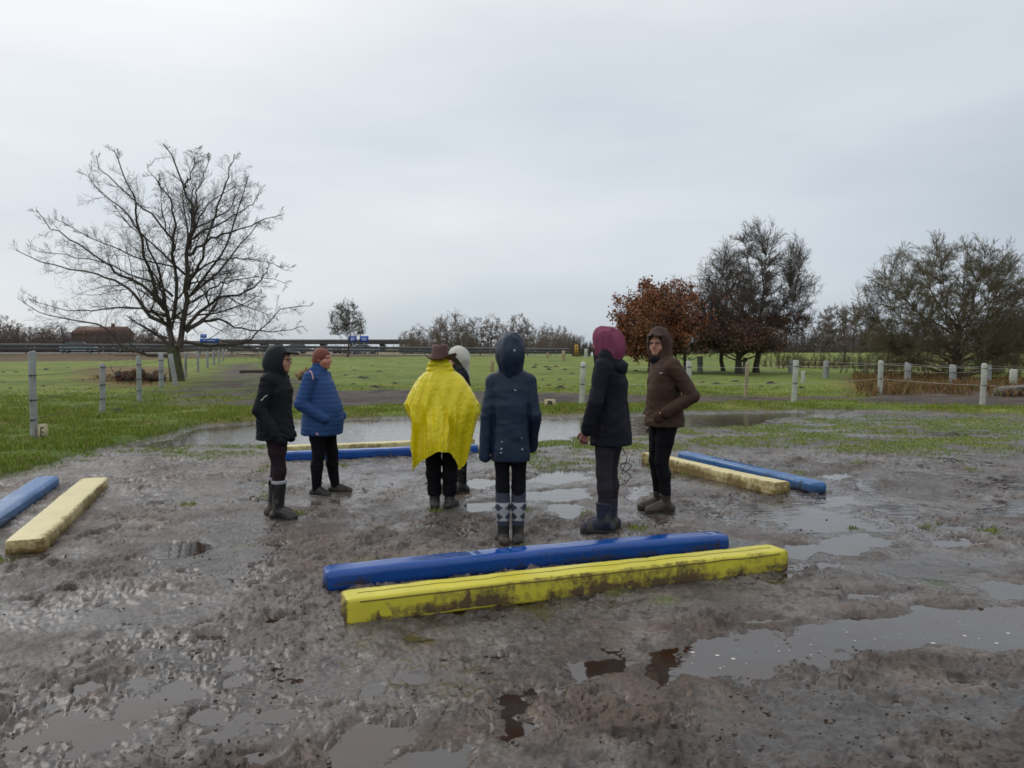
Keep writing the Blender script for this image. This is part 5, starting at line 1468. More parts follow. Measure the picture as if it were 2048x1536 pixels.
sock_grey = cloth('sock_pale', (.30, .31, .34), (.36, .37, .40))
sock_navy = cloth('sock_navy', (.030, .036, .062), (.042, .05, .08))
refl = mat('reflective_strip', (.48, .49, .48), .4)
pink = cloth('pink_trim', (.42, .24, .32))
fur = mat('fur', (.42, .30, .15), .95, (.26, .17, .08), 30, 1.0, 90, bdist=.02)
hair_red = mat('hair_red', (.22, .048, .028), .55, (.14, .030, .020), 20, .8, 60, stretch=(1, 1, 5))
poncho_y = mat('poncho_yellow', (.78, .66, .008), .30, (.72, .60, .006), 3, .5, 30, spec=.45, bdist=.02)
hat_brown = mat('hat_brown', (.075, .034, .030), .65, (.11, .050, .044), 6, .2)
hood_white = mat('hood_white', (.60, .60, .54), .7, (.48, .48, .43), 6, .3, 50)
R90 = PI / 2

def hood_up(p, m, sz=(.118, .135, .150), opening=True, yaw=None, low=.0, name='hood', peak=0.0, wr=.006, back=.02, drop=.10, h=.0075, widen=1.0, jaw=.0):
    """a raised hood: shell round the head, open at the face, running down into the collar"""
    J, k = p.J, p.k; H = J['head']; yw = p.yaw if yaw is None else yaw
    R = np.array(Matrix.Rotation(yw, 3, 'Z')); E = (0, 0, yw)
    Q = lambda x, y, z: H + R @ (V3(x, y, z) * k)
    f = Field(H - .30 * k, H + .27 * k, h)
    f.ell(Q(0, .018 + back * .5, .028), V3(*sz) * k, .02, rot=E)
    f.ell(Q(0, .045 + back, -.03), V3(sz[0] * .92, sz[1] * .82, sz[2] * .8) * k, .04, rot=E)
    f.cone(Q(0, .02, -.06), J['neck'] + V3(0, 0, .0), .092 * k * widen, .098 * k * widen, .05)
    if peak: f.ell(Q(0, -.085 - peak * .5, .082), V3(.078, .045 + peak * .55, .020) * k, .03, rot=(.18, 0, yw))
    if opening:
        f.ell(Q(0, -.095, -.01), V3(.070, .085, .105 + jaw) * k, .012, 'sub', rot=E)
        f.cone(Q(0, -.09, -.02), Q(0, -.20, -.06), .076 * k, .12 * k, .012, 'sub')
        f.ell(H + R @ (V3(0, -.005, .0) * k), V3(.080, .098, .118) * k, .01, 'sub', rot=E)
    return p.part(name, f.mesh(name, wr, 9, seed=k * 5 + 2, stretch=(1.2, 1.2, .55)), m)
from mathutils.bvhtree import BVHTree
def snapper(o):
    me = o.data; V = [v.co.copy() for v in me.vertices]; P = [tuple(p.vertices) for p in me.polygons]
    return BVHTree.FromPolygons(V, P)
def ribbon(bv, pts, width, name, m, parent, n=14, lift=.003, wdir=(0, 0, 1)):
    """a strip of fabric lying on a garment"""
    P = resample(pts, n); V = []; wd = Vector(wdir)
    for p in P:
        c, nn, i, d = bv.find_nearest(Vector(p)); 
        for s in (-.5, .5):
            q, n2, i, d = bv.find_nearest(c + wd * width * s); V.append(q + n2 * lift)
    V2 = [v - Vector((0, 0, 0)) for v in V]
    F = [(2 * i, 2 * i + 2, 2 * i + 3, 2 * i + 1) for i in range(n - 1)]
    me = mesh_np(name, [tuple(v) for v in V2], F); return obj(name, me, m, parent)
def gloves(p, m, S_, curl=.5, k2=1.0):
    J, k = p.J, p.k
    for S in S_:
        w = J['wr' + S]; d = nrm(w - J['el' + S]); n_ = V3(-1 if S == 'L' else 1, 0, 0)
        f = Field(w - .22, w + .22, .0055); f.cone(w - d * .05, w + d * .01, .036 * k, .031 * k, .01); hand_sdf(f, w, d, n_, 1 if S == 'R' else -1, k * .97 * k2, curl, glove=.0045)
        p.part('glove', f.mesh('glove'), m)
def scarf(p, m, r=.085, z0=1.40, z1=1.50, name='scarf'):
    J, k = p.J, p.k; c = J['neck']
    f = Field(c - .2, c + .22, .0075); f.cone([c[0], c[1] - .01, z0 * k], [c[0], c[1] - .02 * k, z1 * k], r * k, (r - .008) * k, .02)
    f.ell([c[0], c[1] - .05 * k, (z0 + .03) * k], V3(.08, .07, .05) * k, .02)
    return p.part(name, f.mesh(name, .014, 12), m)

# ---- the hooded rider at the left: black jacket, helmet under the hood, grey rubber boots
A = Person('hooded person in a black jacket, glasses and grey rubber boots at the left', (557, 1037), 1.555, math.radians(84))
J = A.J; J['anR'] = V3(-.085, -.035, .085); J['knR'] = V3(-.09, -.055, .485); J['anL'] = V3(.10, .095, .085); J['knL'] = V3(.10, .045, .49); J['hipR'] = V3(-.085, .0, .89)
J['elR'] = V3(-.235, .075, 1.10); J['wrR'] = V3(-.225, -.075, .875); J['elL'] = V3(.235, .05, 1.10); J['wrL'] = V3(.215, -.03, .88)
J['head'] = V3(0, -.045, 1.575); J['neck'] = V3(0, .0, 1.44)
A.footyaw = dict(L=.1, R=-.05); A.sc()
A.body(skin)
A.legs(plum_leg, r=(.094, .062, .046))
A.boots(boot_grey, top=.385, shaft=.070, ankle=.053, foot=(.047, .043))
for S in 'LR':                                            # pale lining folded over the boot tops
    c = A.J['an' + S] + (A.J['kn' + S] - A.J['an' + S]) * ((.375 - .085) / .40)
    f = Field(c - .12, c + .12, .006); f.cone([c[0], c[1], .36 * A.k], [c[0], c[1], .405 * A.k], .0745 * A.k, .074 * A.k, .005); f.cut(2, .368 * A.k); f.cut(2, .40 * A.k, False)
    A.part('boot_cuff', f.mesh('boot_cuff'), sock_grey)
jk = A.jacket(black_cl, .81, [(.80, 0, .02, .205, .175), (.95, 0, .025, .195, .165), (1.10, 0, .02, .18, .150), (1.28, 0, .005, .19, .148), (1.37, 0, .005, .17, .12), (1.45, 0, .01, .10, .09)], arm=(.076, .064, .052), wr=.016, ws=7, collar=.085, colh=1.49)
bv = snapper(jk)
ribbon(bv, [(-.33, .03, 1.11), (-.33, -.02, 1.125), (-.30, -.08, 1.145)], .011, 'reflective_strip', refl, jk)
gloves(A, black_cl, 'LR', .55)
hd = hood_up(A, cloth('black_hood', (.010, .011, .015), (.022, .024, .030), rough=.5, sc=4), sz=(.113, .130, .134), peak=.06, yaw=.0, back=.03)
A.glasses()

# ---- the red-haired woman in the blue puffer jacket
B = Person('red-haired person in a blue quilted jacket with hands in the pockets', (645, 991), 1.555, math.radians(78))
J = B.J; J['anR'] = V3(-.10, .025, .085); J['knR'] = V3(-.11, -.01, .485); J['anL'] = V3(.11, -.11, .085); J['knL'] = V3(.10, -.075, .49)
J['elR'] = V3(-.275, .12, 1.07); J['wrR'] = V3(-.205, -.13, .905); J['elL'] = V3(.275, .09, 1.07); J['wrL'] = V3(.20, -.15, .91); J['shR'] = V3(-.180, .045, 1.365); J['shL'] = V3(.180, .045, 1.365)
J['head'] = V3(0, -.02, 1.575); J['neck'] = V3(0, .025, 1.44)
B.footyaw = dict(L=.15, R=-.25); B.yaw = math.radians(-4); B.sc()
B.body(skin_pink, headsz=1.03, curl=.2, hd=dict(R=(.75, .1, -.65), L=(-.75, .1, -.65)))
B.legs(black_leg, r=(.115, .070, .050), seat=(.19, .15), low=.06)
B.boots(boot_blk, top=.125, shaft=.055, ankle=.046, foot=(.044, .040), shoe=True, sole_m=mat('shoe_sole_pale', (.16, .15, .14), .7))
jk = B.jacket(blue_puf, .70, [(.705, 0, -.005, .245, .215), (.74, 0, -.005, .25, .225), (.88, 0, -.015, .245, .228), (1.02, 0, -.02, .235, .215), (1.16, 0, .01, .215, .19), (1.30, 0, .03, .195, .158), (1.385, 0, .035, .16, .115), (1.46, 0, .03, .09, .085)], arm=(.084, .074, .060), wr=.008, ws=7, quilt=.0032, qp=.048, collar=.082, colh=1.50)
bv = snapper(jk)
ribbon(bv, [(-.17, .07, 1.40), (-.22, .0, 1.34), (-.24, -.04, 1.22)], .022, 'shoulder_piping', pink, jk, wdir=(0, 1, .4))
ribbon(bv, [(-.27, -.055, .675), (-.27, -.085, .675)], .022, 'logo_patch', pink, jk, n=4)
k = B.k; H = B.J['head']
f = Field(H - .26, H + .22, .0065)
f.ell(H + V3(0, .014, .034) * k, V3(.086, .104, .096) * k, .01); f.ell(H + V3(0, .052, -.02) * k, V3(.076, .070, .088) * k, .03)
f.cone(H + V3(0, .055, -.06) * k, H + V3(0, .085, -.12) * k, .045 * k, .038 * k, .03)
f.ell(H + V3(0, -.115, -.045) * k, V3(.075, .082, .092) * k, .012, 'sub')
f.ell(H + V3(0, -.03, -.10) * k, V3(.12, .085, .062) * k, .02, 'sub')
B.part('hair', f.mesh('hair', .006, 26, stretch=(1, 1, .35)), hair_red)
f = Field([-.3, -.05, 1.15 * k], [.3, .42, 1.62 * k], .0075)       # folded-down hood with its fur edge
f.ell((0, .125 * k, 1.405 * k), V3(.125, .085, .055) * k, .03, rot=(-.5, 0, 0)); f.cone((-.10 * k, .05 * k, 1.45 * k), (.10 * k, .05 * k, 1.45 * k), .045 * k, .045 * k, .04)
hd = B.part('folded_hood', f.mesh('folded_hood', .012, 9), blue_puf)
f = Field([-.32, .0, 1.1 * k], [.32, .5, 1.6 * k], .0075)
f.cone((-.13 * k, .12 * k, 1.44 * k), (-.085 * k, .215 * k, 1.385 * k), .030 * k, .040 * k, .02); f.cone((-.085 * k, .215 * k, 1.385 * k), (.085 * k, .215 * k, 1.385 * k), .040 * k, .040 * k, .02); f.cone((.085 * k, .215 * k, 1.385 * k), (.13 * k, .12 * k, 1.44 * k), .04 * k, .03 * k, .02)
obj('fur_trim', f.mesh('fur_trim', .034, 36), fur, hd)

# ---- the yellow rain poncho seen from behind
C_ = Person('person in a bright yellow rain poncho and a brown felt hat, seen from behind', (883, 1020), 1.56, math.radians(174))
J = C_.J; J['anL'] = V3(.070, .0, .085); J['anR'] = V3(-.088, .01, .085); J['knL'] = V3(.082, 0, .485); J['knR'] = V3(-.095, .0, .485)
J['elL'] = V3(.265, .0, 1.14); J['elR'] = V3(-.275, .0, 1.14); J['wrL'] = V3(.16, -.10, 1.05); J['wrR'] = V3(-.16, -.10, 1.05); J['shL'] = V3(.15, .01, 1.36); J['shR'] = V3(-.15, .01, 1.36); J['head'] = V3(0.01, -.02, 1.565)
C_.footyaw = dict(L=.18, R=-.2); C_.sc()
C_.body(skin)
C_.legs(black_leg, r=(.098, .078, .066), wr=.010, low=.15, ws=10)
C_.boots(boot_mud, top=.215, shaft=.060, ankle=.052, foot=(.046, .043))
coat = C_.jacket(black_cl, .72, [(.66, 0, .01, .20, .17), (.95, 0, .01, .20, .165), (1.28, 0, 0, .18, .13), (1.42, 0, .01, .11, .09)], arm=(.06, .05, .04), h=.011, colh=1.44, name='coat', noarm=True)
k = C_.k
def poncho_mesh():
    nt, nz = 240, 130
    th = np.linspace(0, 2 * PI, nt, endpoint=False)
    cx, sy = np.cos(th), np.sin(th)             # local +Y is the back (towards the viewer); world x = -local x
    Z = [1.525, 1.49, 1.455, 1.425, 1.38, 1.29, 1.18, 1.11, 1.02, .93, .82, .70, .58, .46]
    rxL = [.085, .105, .135, .185, .235, .290, .350, .392, .350, .300, .300, .310, .320, .325]   # viewer's left
    rxR = [.090, .110, .140, .190, .240, .305, .365, .402, .408, .375, .345, .325, .300, .280]   # viewer's right
    ry = [.075, .090, .105, .125, .150, .180, .205, .220, .235, .245, .250, .255, .26, .26]
    Z = np.array(Z)[::-1]; rxL = np.array(rxL)[::-1]; rxR = np.array(rxR)[::-1]; ry = np.array(ry)[::-1]
    hem_pts = [(0, .66), (18, .62), (34, .50), (44, .425), (60, .53), (80, .60), (92, .645), (100, .655), (112, .645), (126, .56), (142, .43), (154, .47), (170, .60), (190, .66), (225, .55), (270, .60), (315, .52), (345, .62), (360, .66)]
    # angles run from viewer's right (180) ... local angle 0 = local +X = viewer's left
    hz = np.interp(np.degrees(th), [a for a, b in hem_pts], [b for a, b in hem_pts])
    hz = hz + .012 * (noise2(th * 6, th * 0 + 3) - .5)
    V = np.zeros((nz, nt, 3))
    for i in range(nz):
        u = i / (nz - 1)
        z = 1.525 + (hz - 1.525) * u
        RL = np.interp(z, Z, rxL); RR = np.interp(z, Z, rxR); RY = np.interp(z, Z, ry)
        rx = np.where(cx > 0, RL, RR)
        ee = 1.0
        x = rx * np.sign(cx) * np.abs(cx) ** .92; y = RY * sy
        dn = sstep(1.42, .75, z)
        # hanging folds
        fold = .042 * np.sin(th * 7 + 1.2 * np.sin(th * 2) + .8) + .026 * np.sin(th * 13 + 2 + z * 2) + .010 * np.sin(th * 23 + z * 5)
        x = x * (1 + fold * dn * .8); y = y * (1 + fold * dn * 2.2)
        # one big fold down the middle of the back, from between the shoulders
        c = -.012 + .05 * (1.2 - z); wdt = .020 + .085 * sstep(1.30, .62, z)
        y = y + np.where(sy > 0, .095 * sstep(1.28, .70, z) * np.exp(-((x + c) / wdt) ** 2) * sy, 0)
        y = y - np.where(sy > 0, .045 * sstep(1.28, .75, z) * np.exp(-((x + c - wdt * 1.9) / (wdt * .7)) ** 2) * sy, 0)
        y = y - np.where(sy > 0, .035 * sstep(1.25, .75, z) * np.exp(-((x + c + wdt * 1.8) / (wdt * .6)) ** 2) * sy, 0)
        # drag lines from the shoulders
        cusp = (1 - np.abs(np.sin(th * 5.5 + 1.3 + .9 * z))) ** 3 * .20 + (1 - np.abs(np.sin(th * 9.5 + 2.1 * z + .4))) ** 3 * .085
        y = y * (1 + cusp * (.25 + dn) * 1.4)
        y = y + np.where(sy > 0, .012 * np.sin(x * 46 + 9 * z) * sstep(1.45, 1.2, z) * (1 - .5 * dn), 0)
        nn = noise3(x * 15 + 5, y * 15 + 3, z * 3.2) - .5; n2 = noise3(x * 38 + 5, y * 38 + 3, z * 26) - .5
        rr_ = 1 + .060 * nn + .016 * n2
        V[i] = np.stack([x * rr_, y * rr_, z + .004 * n2], 1)
    V *= k
    # collar roll
    idx = np.arange(nz * nt).reshape(nz, nt)
    a = idx[:-1]; b = np.roll(idx, -1, 1)[:-1]; c = np.roll(idx, -1, 1)[1:]; d = idx[1:]
    F = np.stack([a, d, c, b], -1).reshape(-1, 4)
    Vo = V.reshape(-1, 3)
    me = mesh_np('poncho', Vo, F)
    nrm__ = np.zeros(len(Vo) * 3, np.float32); me.vertices.foreach_get('normal', nrm__); nrm__ = nrm__.reshape(-1, 3)
    Vi = Vo - nrm__ * .004
    n0 = len(Vo)
    rim = np.stack([idx[-1], np.roll(idx[-1], -1), np.roll(idx[-1], -1) + n0, idx[-1] + n0], 1); rim0 = np.stack([idx[0], idx[0] + n0, np.roll(idx[0], -1) + n0, np.roll(idx[0], -1)], 1)
    return mesh_np('poncho', np.concatenate([Vo, Vi]), np.concatenate([F, F[:, ::-1] + n0, rim, rim0]))
pn = C_.part('poncho', poncho_mesh(), poncho_y)
f = Field([-.22, -.2, 1.36 * k], [.22, .22, 1.62 * k], .0075)       # bunched hood at the neck
f.cone((-.065 * k, .03 * k, 1.525 * k), (.07 * k, .03 * k, 1.53 * k), .060 * k, .062 * k, .03, sc=(1, 1.1, .55)); f.cone((-.08 * k, .02 * k, 1.465 * k), (.08 * k, .02 * k, 1.465 * k), .065 * k, .065 * k, .03, sc=(1, 1.1, .55))
f.cone((0, -.01, 1.42 * k), (0, -.02, 1.54 * k), .09 * k, .08 * k, .02)
obj('hood_folds', f.mesh('hood_folds', .022, 13, stretch=(.6, .6, 2.2)), poncho_y, pn)
# hat: pinched crown with a rolled brim
hk = C_.k; Hh = C_.J['head']
def hat_mesh():
    nt = 64; rows = []; th = np.linspace(0, 2 * PI, nt, endpoint=False)
    prof = [(.060, .150), (.076, .160), (.088, .153), (.091, .120), (.096, .065), (.103, .022), (.106, .008), (.118, .0), (.145, -.003), (.172, .004), (.190, .016), (.192, .020), (.172, .008), (.145, .002)]
    V = []
    for r, z in prof:
        brim = r > .11 
        rr_ = r * (1 + (0 if brim else .0))
        x = np.cos(th) * rr_ * .90; y = np.sin(th) * rr_ * 1.08
        zz = np.full(nt, z)
        if brim: zz = zz + .038 * (np.abs(np.cos(th)) ** 2) * (r - .11) / .07 - .020 * (np.sin(th) < 0) * np.abs(np.sin(th)) * (r - .11) / .07 + .010 * np.sin(th * 3)
        if z > .12: zz = zz - .018 * np.exp(-(x / .035) ** 2)
        V.append(np.stack([x, y, zz], 1))
    V.append(np.array([[0, 0, .100]]))
    V = np.concatenate(V); n = len(prof)
    F = [(i * nt + (j + 1) % nt, i * nt + j, (i + 1) * nt + j, (i + 1) * nt + (j + 1) % nt) for i in range(n - 1) for j in range(nt)]
    F3 = [(j, (j + 1) % nt, n * nt) for j in range(nt)]
    return V, F, F3
V, F, F3_ = hat_mesh()
me = mesh_np('hat', V * hk + (Hh + V3(0, .01, .006) * hk), F, F3_)
ht = C_.part('hat', me, hat_brown)
if 0: mb = MB(); P = [(math.cos(a) * .0945 * hk + Hh[0], math.sin(a) * .115 * hk + Hh[1] + .01 * hk, Hh[2] + (.018 + .020) * hk) for a in np.linspace(0, 2 * PI, 41)]
if 0: mb.tube(P, .006, 6, False); obj('hat_band', mb.mesh('hat_band', True), mat('hat_band', (.03, .015, .013), .6), ht)

# ---- the person half hidden behind the poncho, white hood
D_ = Person('person in black with a white hood, half hidden behind the yellow poncho', (918, 983), 1.545, math.radians(-72))
J = D_.J; J['head'] = V3(0, -.03, 1.58); J['anL'] = V3(.09, .02, .085); J['anR'] = V3(-.09, -.05, .085); J['elL'] = V3(.23, .05, 1.1); J['wrL'] = V3(.2, -.12, .95); D_.sc()
D_.body(skin)
D_.legs(black_leg, r=(.092, .06, .05))
D_.boots(boot_grey, top=.30, shaft=.062)
D_.jacket(black_cl, .80, [(.80, 0, .01, .20, .17), (.95, 0, .01, .19, .155), (1.10, 0, .01, .175, .14), (1.28, 0, 0, .185, .135), (1.38, 0, .005, .165, .11), (1.45, 0, .01, .10, .085)], wr=.012)
f = Field(D_.J['head'] - .3, D_.J['head'] + .25, .0075); k = D_.k; H = D_.J['head']
f.ell(H + V3(0, .01, .02) * k, V3(.088, .105, .112) * k, .01); f.ell(H + V3(0, -.11, -.02) * k, V3(.06, .07, .07) * k, .01, 'sub'); f.cone(H + V3(0, .02, -.08) * k, H + V3(0, .03, -.16) * k, .08 * k, .09 * k, .03)
D_.part('hair', f.mesh('hair', .01, 20), mat('hair_dark', (.012, .012, .012), .5))
f = Field(H - .34, H + .27, .0075)
f.ell(H + V3(0, .03, .035) * k, V3(.112, .130, .132) * k, .02); f.cone(H + V3(0, .075, .0) * k, H + V3(0, .11, -.19) * k, .085 * k, .050 * k, .05)
f.ell(H + V3(0, -.065, -.055) * k, V3(.135, .115, .125) * k, .02, 'sub'); f.ell(H + V3(0, .0, -.02) * k, V3(.094, .108, .125) * k, .01, 'sub')
f.cone(H + V3(0, .02, -.10) * k, H + V3(0, .05, -.25) * k, .085 * k, .095 * k, .01, 'sub')
D_.part('hood', f.mesh('hood', .008, 12), hood_white)

# ---- the navy raincoat in the middle, argyle socks
E_ = Person('person in a hooded navy raincoat and argyle socks, seen from behind', (1021, 1092), 1.615, math.radians(184))
J = E_.J; J['anL'] = V3(.058, .0, .085); J['anR'] = V3(-.062, .0, .085); J['knL'] = V3(.066, -.0, .485); J['knR'] = V3(-.068, .0, .485); J['hipL'] = V3(.072, .01, .89); J['hipR'] = V3(-.072, .01, .89)
J['shL'] = V3(.145, .01, 1.365); J['shR'] = V3(-.145, .01, 1.365); J['elL'] = V3(.192, .035, 1.08); J['wrL'] = V3(.204, .02, .86); J['elR'] = V3(-.195, .045, 1.09); J['wrR'] = V3(-.190, -.06, .90)
J['head'] = V3(.0, -.02, 1.60); E_.footyaw = dict(L=.12, R=-.12); E_.sc()
E_.body(skin, curl=.9)
E_.legs(black_leg, r=(.072, .056, .042), seat=(.145, .11), low=.42)
E_.boots(boot_mud, top=.20, shaft=.050, ankle=.045, foot=(.043, .040))
k = E_.k
for S in 'LR':
    an, kn = E_.J['an' + S], E_.J['kn' + S]
    f = Field(an - .12, kn + .12, .006); f.cone(kn + [0, 0, -.03], kn * .62 + an * .38 + [0, .008, 0], .060 * k, .061 * k, .02); f.cone(kn * .62 + an * .38 + [0, .008, 0], an + [0, 0, .04], .061 * k, .044 * k, .02)
    f.cut(2, .17 * k); f.cut(2, .455 * k, False)
    me = f.mesh('sock', .002, 20)
    V = np.zeros(len(me.vertices) * 3, np.float32); me.vertices.foreach_get('co', V); V = V.reshape(-1, 3)
    th = np.arctan2(V[:, 1] - an[1], V[:, 0] - an[0]) / (2 * PI) * 4 + .5 + (.5 if S == 'L' else .5)
    zz = (V[:, 2] / k - .215) / .155
    a = np.abs((th + zz * 1.0) % 1 - .5); b_ = np.abs((th - zz * 1.0) % 1 - .5)
    z_in = (zz > 0) & (zz < 1)
    dia = np.abs(((th) % 1) - .5) * 2 + np.abs(((zz * 2) % 1) - .5) * 2
    pale = z_in & (dia > .86)
    at_ = me.attributes.new('mud', 'FLOAT', 'POINT'); at_.data.foreach_set('value', pale.astype(np.float32))
    if S == 'L':
        sm_ = bpy.data.materials.new('argyle_knit'); sm_.use_nodes = True; N = sm_.node_tree.nodes; L = sm_.node_tree.links; b = N['Principled BSDF']; b.inputs['Roughness'].default_value = .85
        q = N.new('ShaderNodeAttribute'); q.attribute_name = 'mud'; x = N.new('ShaderNodeMix'); x.data_type = 'RGBA'; x.inputs[6].default_value = (.034, .040, .066, 1); x.inputs[7].default_value = (.36, .37, .40, 1)
        L.new(q.outputs['Fac'], x.inputs['Factor']); L.new(x.outputs[2], b.inputs['Base Color'])
    E_.part('sock', me, sm_)
jk = E_.jacket(navy_wax, .72, [(.715, 0, .015, .158, .145), (.85, 0, .015, .154, .145), (1.02, 0, .01, .148, .138), (1.18, 0, .005, .152, .136), (1.30, 0, 0, .165, .130), (1.38, 0, .005, .12, .10), (1.46, 0, .01, .08, .07)], arm=(.060, .053, .050), sleeve=1.5, wr=.014, ws=6, collar=.078, colh=1.48, pw=2.6)
bv = snapper(jk); kk = k
for (x, z, w) in ((.118, .905, .026), (.118, .845, .022), (.118, .785, .026), (-.125, .905, .020), (-.125, .845, .018)):
    ribbon(bv, [((x + w / 2) * kk, .25, z * kk), ((x - w / 2) * kk, .25, z * kk)], .009, 'reflective_tab', refl, jk, n=4)
ribbon(bv, [(-.02, .2, 1.305 * kk), (-.045, .2, 1.305 * kk)], .006, 'reflective_tab', refl, jk, n=3)
hd = hood_up(E_, navy_wax, sz=(.112, .132, .146), wr=.024, back=.035, widen=1.0)
bv = snapper(hd); Hh = E_.J['head']
ribbon(bv, [(Hh[0] - .060, .3, Hh[2] + .055), (Hh[0] - .090, .3, Hh[2] + .060)], .014, 'reflective_tab', refl, hd, n=4)

# ---- the maroon hood, long midnight coat
F_ = Person('person in a long black coat and maroon hood, standing in navy ankle boots', (1216, 1064), 1.70, math.radians(-116))
J = F_.J; J['anL'] = V3(.095, .0, .085); J['anR'] = V3(-.085, -.01, .085); J['knL'] = V3(.095, -.005, .485); J['knR'] = V3(-.09, -.02, .485)
J['elL'] = V3(.245, -.03, 1.10); J['wrL'] = V3(.245, -.105, .865); J['elR'] = V3(-.225, -.01, 1.1); J['wrR'] = V3(-.19, -.16, .92); J['head'] = V3(.0, -.040, 1.570); J['neck'] = V3(0, -.01, 1.44)
F_.footyaw = dict(L=.45, R=.30); F_.sc()
F_.body(hand_red, curl=.75)
F_.legs(grey_leg, r=(.098, .066, .050), seat=(.165, .14), wr=.008)
F_.boots(boot_navy, top=.255, shaft=.070, ankle=.060, foot=(.047, .045), sole_m=tyre)
jk = F_.jacket(night_cl, .73, [(.73, 0, .02, .185, .170), (.85, 0, .02, .185, .168), (1.00, 0, .015, .175, .150), (1.10, 0, .01, .168, .138), (1.25, 0, .005, .185, .142), (1.37, 0, .005, .17, .12), (1.45, 0, .0, .10, .09)], arm=(.072, .062, .050), wr=.012, ws=7, collar=.092, colh=1.49)
k = F_.k
f = Field([-.3, -.2, 1.2 * k], [.3, .35, 1.62 * k], .0075)
f.ell((0, .085 * k, 1.385 * k), V3(.130, .070, .070) * k, .04, rot=(-.35, 0, 0)); f.cone((-.10 * k, .0, 1.47 * k), (.10 * k, .0, 1.47 * k), .060 * k, .060 * k, .04); f.cone((0, -.04, 1.44 * k), (0, -.05, 1.50 * k), .095 * k, .09 * k, .03)
F_.part('folded_hood', f.mesh('folded_hood', .018, 9), night_cl)
hood_up(F_, maroon, sz=(.112, .138, .124), wr=.026, back=.02, opening=True)
# a dark cord hanging at her right side
ropem = mat('dark_cord', (.02, .018, .018), .8)
def cord(name, label, pts, r, foot):
    t = MB(); P = resample(pts, 50); t.tube(P, r, 6); x, y = P[0][0], P[0][1]
    V = np.concatenate(t.v) - np.array([x, y, 0]); t.v = [V]
    o = obj(name, t.mesh(name, True), ropem); o.location = (x, y, 0); return tag(o, label, 'cord')
Yf = F_.root.location[1] + .05
cord('lead_cord', 'thin dark looped cord beside the charcoal breeches of the maroon-hooded person', [atY(px, py, Yf) for px, py in [(1238, 880), (1246, 900), (1254, 915), (1250, 930), (1244, 948), (1256, 940), (1262, 930), (1250, 926), (1240, 935), (1258, 948), (1262, 952), (1252, 965), (1240, 972)]], .0035, 0)

# ---- the bespectacled person in the brown jacket, looking round
G_ = Person('person in a hooded brown jacket and glasses looking towards the viewer', (1324, 1024), 1.70, math.radians(-80))
J = G_.J; J['anL'] = V3(.060, .015, .085); J['anR'] = V3(-.085, -.0, .085); J['knL'] = V3(.068, -.035, .485); J['knR'] = V3(-.08, -.04, .485); J['hipL'] = V3(.08, .02, .89)
J['shL'] = V3(.165, .03, 1.385); J['elL'] = V3(.235, .195, 1.115); J['wrL'] = V3(.205, -.045, .965); J['elR'] = V3(-.235, .05, 1.1); J['wrR'] = V3(-.195, -.07, .93)
J['head'] = V3(.0, -.055, 1.59); J['neck'] = V3(0, -.01, 1.45); G_.yaw = math.radians(47); G_.footyaw = dict(L=.06, R=-.12); G_.sc()
G_.body(skin, headsz=.98, curl=.3, hd=dict(L=(-.72, -.25, -.65), R=(.8, 0, -.6)))
G_.legs(black_leg, r=(.102, .062, .044), seat=(.150, .135), wr=.006, low=.12)
G_.boots(boot_brown, top=.185, shaft=.052, ankle=.047, foot=(.044, .041), length=1.05)
jk = G_.jacket(brown_cl, .83, [(.825, 0, .015, .195, .180), (.93, 0, .015, .19, .175), (1.06, 0, .01, .178, .155), (1.25, 0, .005, .185, .145), (1.37, 0, .01, .17, .12), (1.45, 0, .0, .10, .09)], arm=(.076, .068, .052), wr=.016, ws=7, collar=.088, colh=1.49)
bv = snapper(jk)
ribbon(bv, [(.20, -.10, 1.335), (.17, -.13, 1.335)], .008, 'logo_patch', refl, jk, n=4)
f = Field(V3(.02, -.3, .80) , V3(.36, .14, 1.05), .008); f.cone((.155, -.10, .915), (.165, .02, .915), .05, .05, .02, sc=(.6, 1, 1.1)); G_.part('pocket', f.mesh('pocket', .006, 10), brown_cl)
scarf(G_, cloth('black_scarf', (.010, .011, .014)), r=.088, z0=1.42, z1=1.495)
hood_up(G_, brown_cl, sz=(.110, .128, .140), wr=.012, yaw=G_.yaw, back=.02, peak=.02)
G_.glasses()
Yg = G_.root.location[1] - .02
cord('lead_cord', 'short dark strap hanging from the hand in front of the brown jacket', [atY(px, py, Yg) for px, py in [(1302, 848), (1298, 856), (1292, 866), (1297, 858), (1300, 880), (1303, 895), (1307, 900)]], .006, 0)
